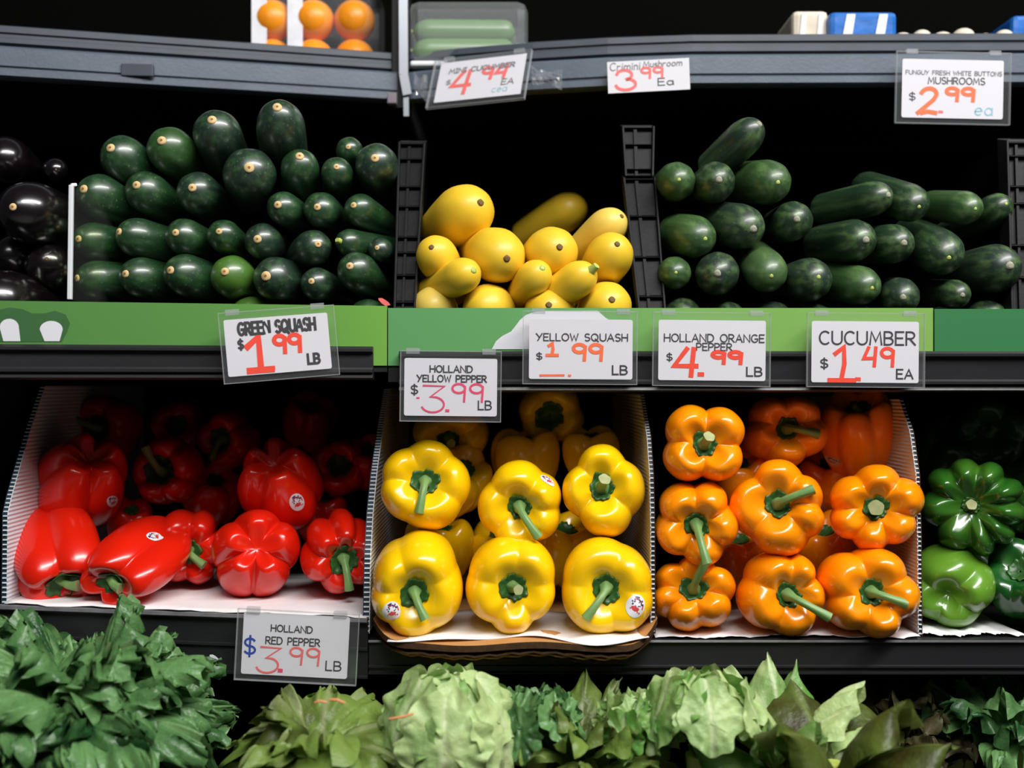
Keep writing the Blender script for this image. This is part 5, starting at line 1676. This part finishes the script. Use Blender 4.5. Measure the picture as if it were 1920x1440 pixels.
head('leaf_lettuce', 'frilly bright green leaf lettuce bunch under the red peppers', M['lettuce'], W(160, 1424, .95), frilly, 5, group='lettuces in the salad tray')


def loose(n, L, Wd, ruffle, freq, cup, curl, t0, t1, bl=.0015, lob=0.0, az0=0, azr=360):
    def f(rnd):
        out = []
        for k in range(n):
            ring = k / n
            az = az0 + ((k * 137.5) % 360 - 180) / 360 * azr
            tilt = t0 + (t1 - t0) * ring + rnd.uniform(-6, 6)
            out.append((dict(L=L * rnd.uniform(.85, 1.1), Wd=Wd * rnd.uniform(.85, 1.15), ruffle=ruffle, freq=freq, cup=cup, curl=curl * rnd.uniform(.6, 1.3), lobes=lob, blister=bl), rot(az, tilt, rnd.uniform(-20, 20)), Vector((rnd.uniform(-.006, .006), rnd.uniform(-.006, .006), .012))))
        return out
    return f


gl = 'lettuces in the salad tray'
head('red_leaf_lettuce', 'green and reddish brown lettuce bound with an orange twist tie, under the red pepper tag', M['redleaf'], W(600, 1468, .93), loose(34, .078, .031, .0075, 8, .5, 1.3, 6, 78, lob=.04, bl=.003), 11, group=gl, tie=[[(590, 1318, .86), (600, 1314, .858), (612, 1317, .86)], [(618, 1312, .858), (632, 1312, .856), (646, 1318, .858)]])
ball_head('butter_lettuce', 'big pale green round lettuce with a thin orange tie under the yellow peppers', M['butter'], W(842, 1378, .93), .055, 12, n=14, group=gl, ruffle=.07, lift=.18, wr=.017, open_=.8, tie=[[(730, 1348, .875), (755, 1344, .873), (775, 1338, .875)]])
ball_head('butter_lettuce', 'mid green loose lettuce next to the big pale round one', M['lettuce'], W(1005, 1372, .945), .036, 13, n=15, group=gl, ruffle=.12, lift=.25, wr=.014, open_=.62)
head('red_leaf_lettuce', 'dark olive lettuce with upright pointed leaves below the yellow box corner', M['redleaf'], W(1095, 1478, .955), loose(24, .090, .017, .004, 5, .5, .8, 3, 60, lob=.08), 14, group=gl)
ball_head('butter_lettuce', 'small pale crinkled lettuce between the dark olive one and the tall pale one', M['butter'], W(1195, 1376, .945), .033, 15, n=15, group=gl, ruffle=.13, lift=.28, wr=.015, open_=.6)
ball_head('butter_lettuce', 'pale green crisp lettuce with broad folded leaves under the orange peppers', M['butter'], W(1316, 1362, .93), .046, 16, n=13, group=gl, ruffle=.08, lift=.2, wr=.012, open_=.8)
head('butter_lettuce', 'narrow pale lettuce with one tall upright leaf beside the olive oak leaf', M['butter'], W(1462, 1478, .955), loose(16, .100, .018, .003, 4, .7, .7, 2, 50, bl=.0015), 17, group=gl)


def oakleaf(rnd):
    out = []
    for az, tl, L, w_, r in ((25, 18, .12, .040, 20), (-25, 34, .13, .036, -30), (60, 40, .115, .040, 0), (100, 55, .11, .036, 10), (-60, 60, .1, .036, 0), (10, 62, .11, .04, 0), (150, 30, .1, .04, 0), (80, 72, .12, .034, 10), (200, 20, .1, .04, 0), (-100, 66, .1, .04, 0)):
        out.append((dict(L=L, Wd=w_, ruffle=.003, freq=4, cup=.55, curl=.7, lobes=.05, blister=.001), rot(az, tl, r), Vector((0, 0, .01))))
    return out


head('oak_leaf_lettuce', 'olive green lettuce with wide smooth leaves edged in brown', M['oak'], W(1560, 1500, .92), oakleaf, 18, group=gl)
for k, (px, py, Y) in enumerate(((1690, 1420, 1.10), (1790, 1425, 1.12), (1890, 1420, 1.06))):
    head('dark_salad_bunch', ['dim wilted brown salad bunch beside the olive lettuce', 'dim brown-green salad bunch under the shelf end, between two others', 'grey-green salad bunch cut off at the tray end'][k], M['dark_leaf' if k < 2 else 'lettuce'], W(px, py, Y), loose(26, .085, .018, .006, 7, .4, .8, 6, 70, lob=.15), 30 + k, group=gl, cat='salad greens')


# ---------------------------------------------------------------- small scraps
for lab, px, py, Y, r, m in (('tiny white scrap stuck on the black lip beside the red pepper tag', 402, 1233, 1.024, 9, 'white'), ('pink and white produce label scrap at the green strip end by the zucchini', 722, 567, 1.06, 12, 'coral_ink')):
    rnd = random.Random(px)
    p = W(px, py, Y)
    n = 9
    q = [(math.cos(i * 6.283 / n) * r * Y / F * rnd.uniform(.5, 1.1), math.sin(i * 6.283 / n) * r * .55 * Y / F * rnd.uniform(.6, 1.1)) for i in range(n)]
    mb = MB()
    mb.add([(p.x + x, Y - .001, p.z + z - x * .5) for x, z in q] + [(p.x + x, Y, p.z + z - x * .5) for x, z in q], [tuple(range(n)), tuple(reversed(range(n, 2 * n)))] + [(i, i + n, (i + 1) % n + n, (i + 1) % n) for i in range(n)])
    mb.build('paper_scrap', M[m], None, label=lab, cat='scrap')
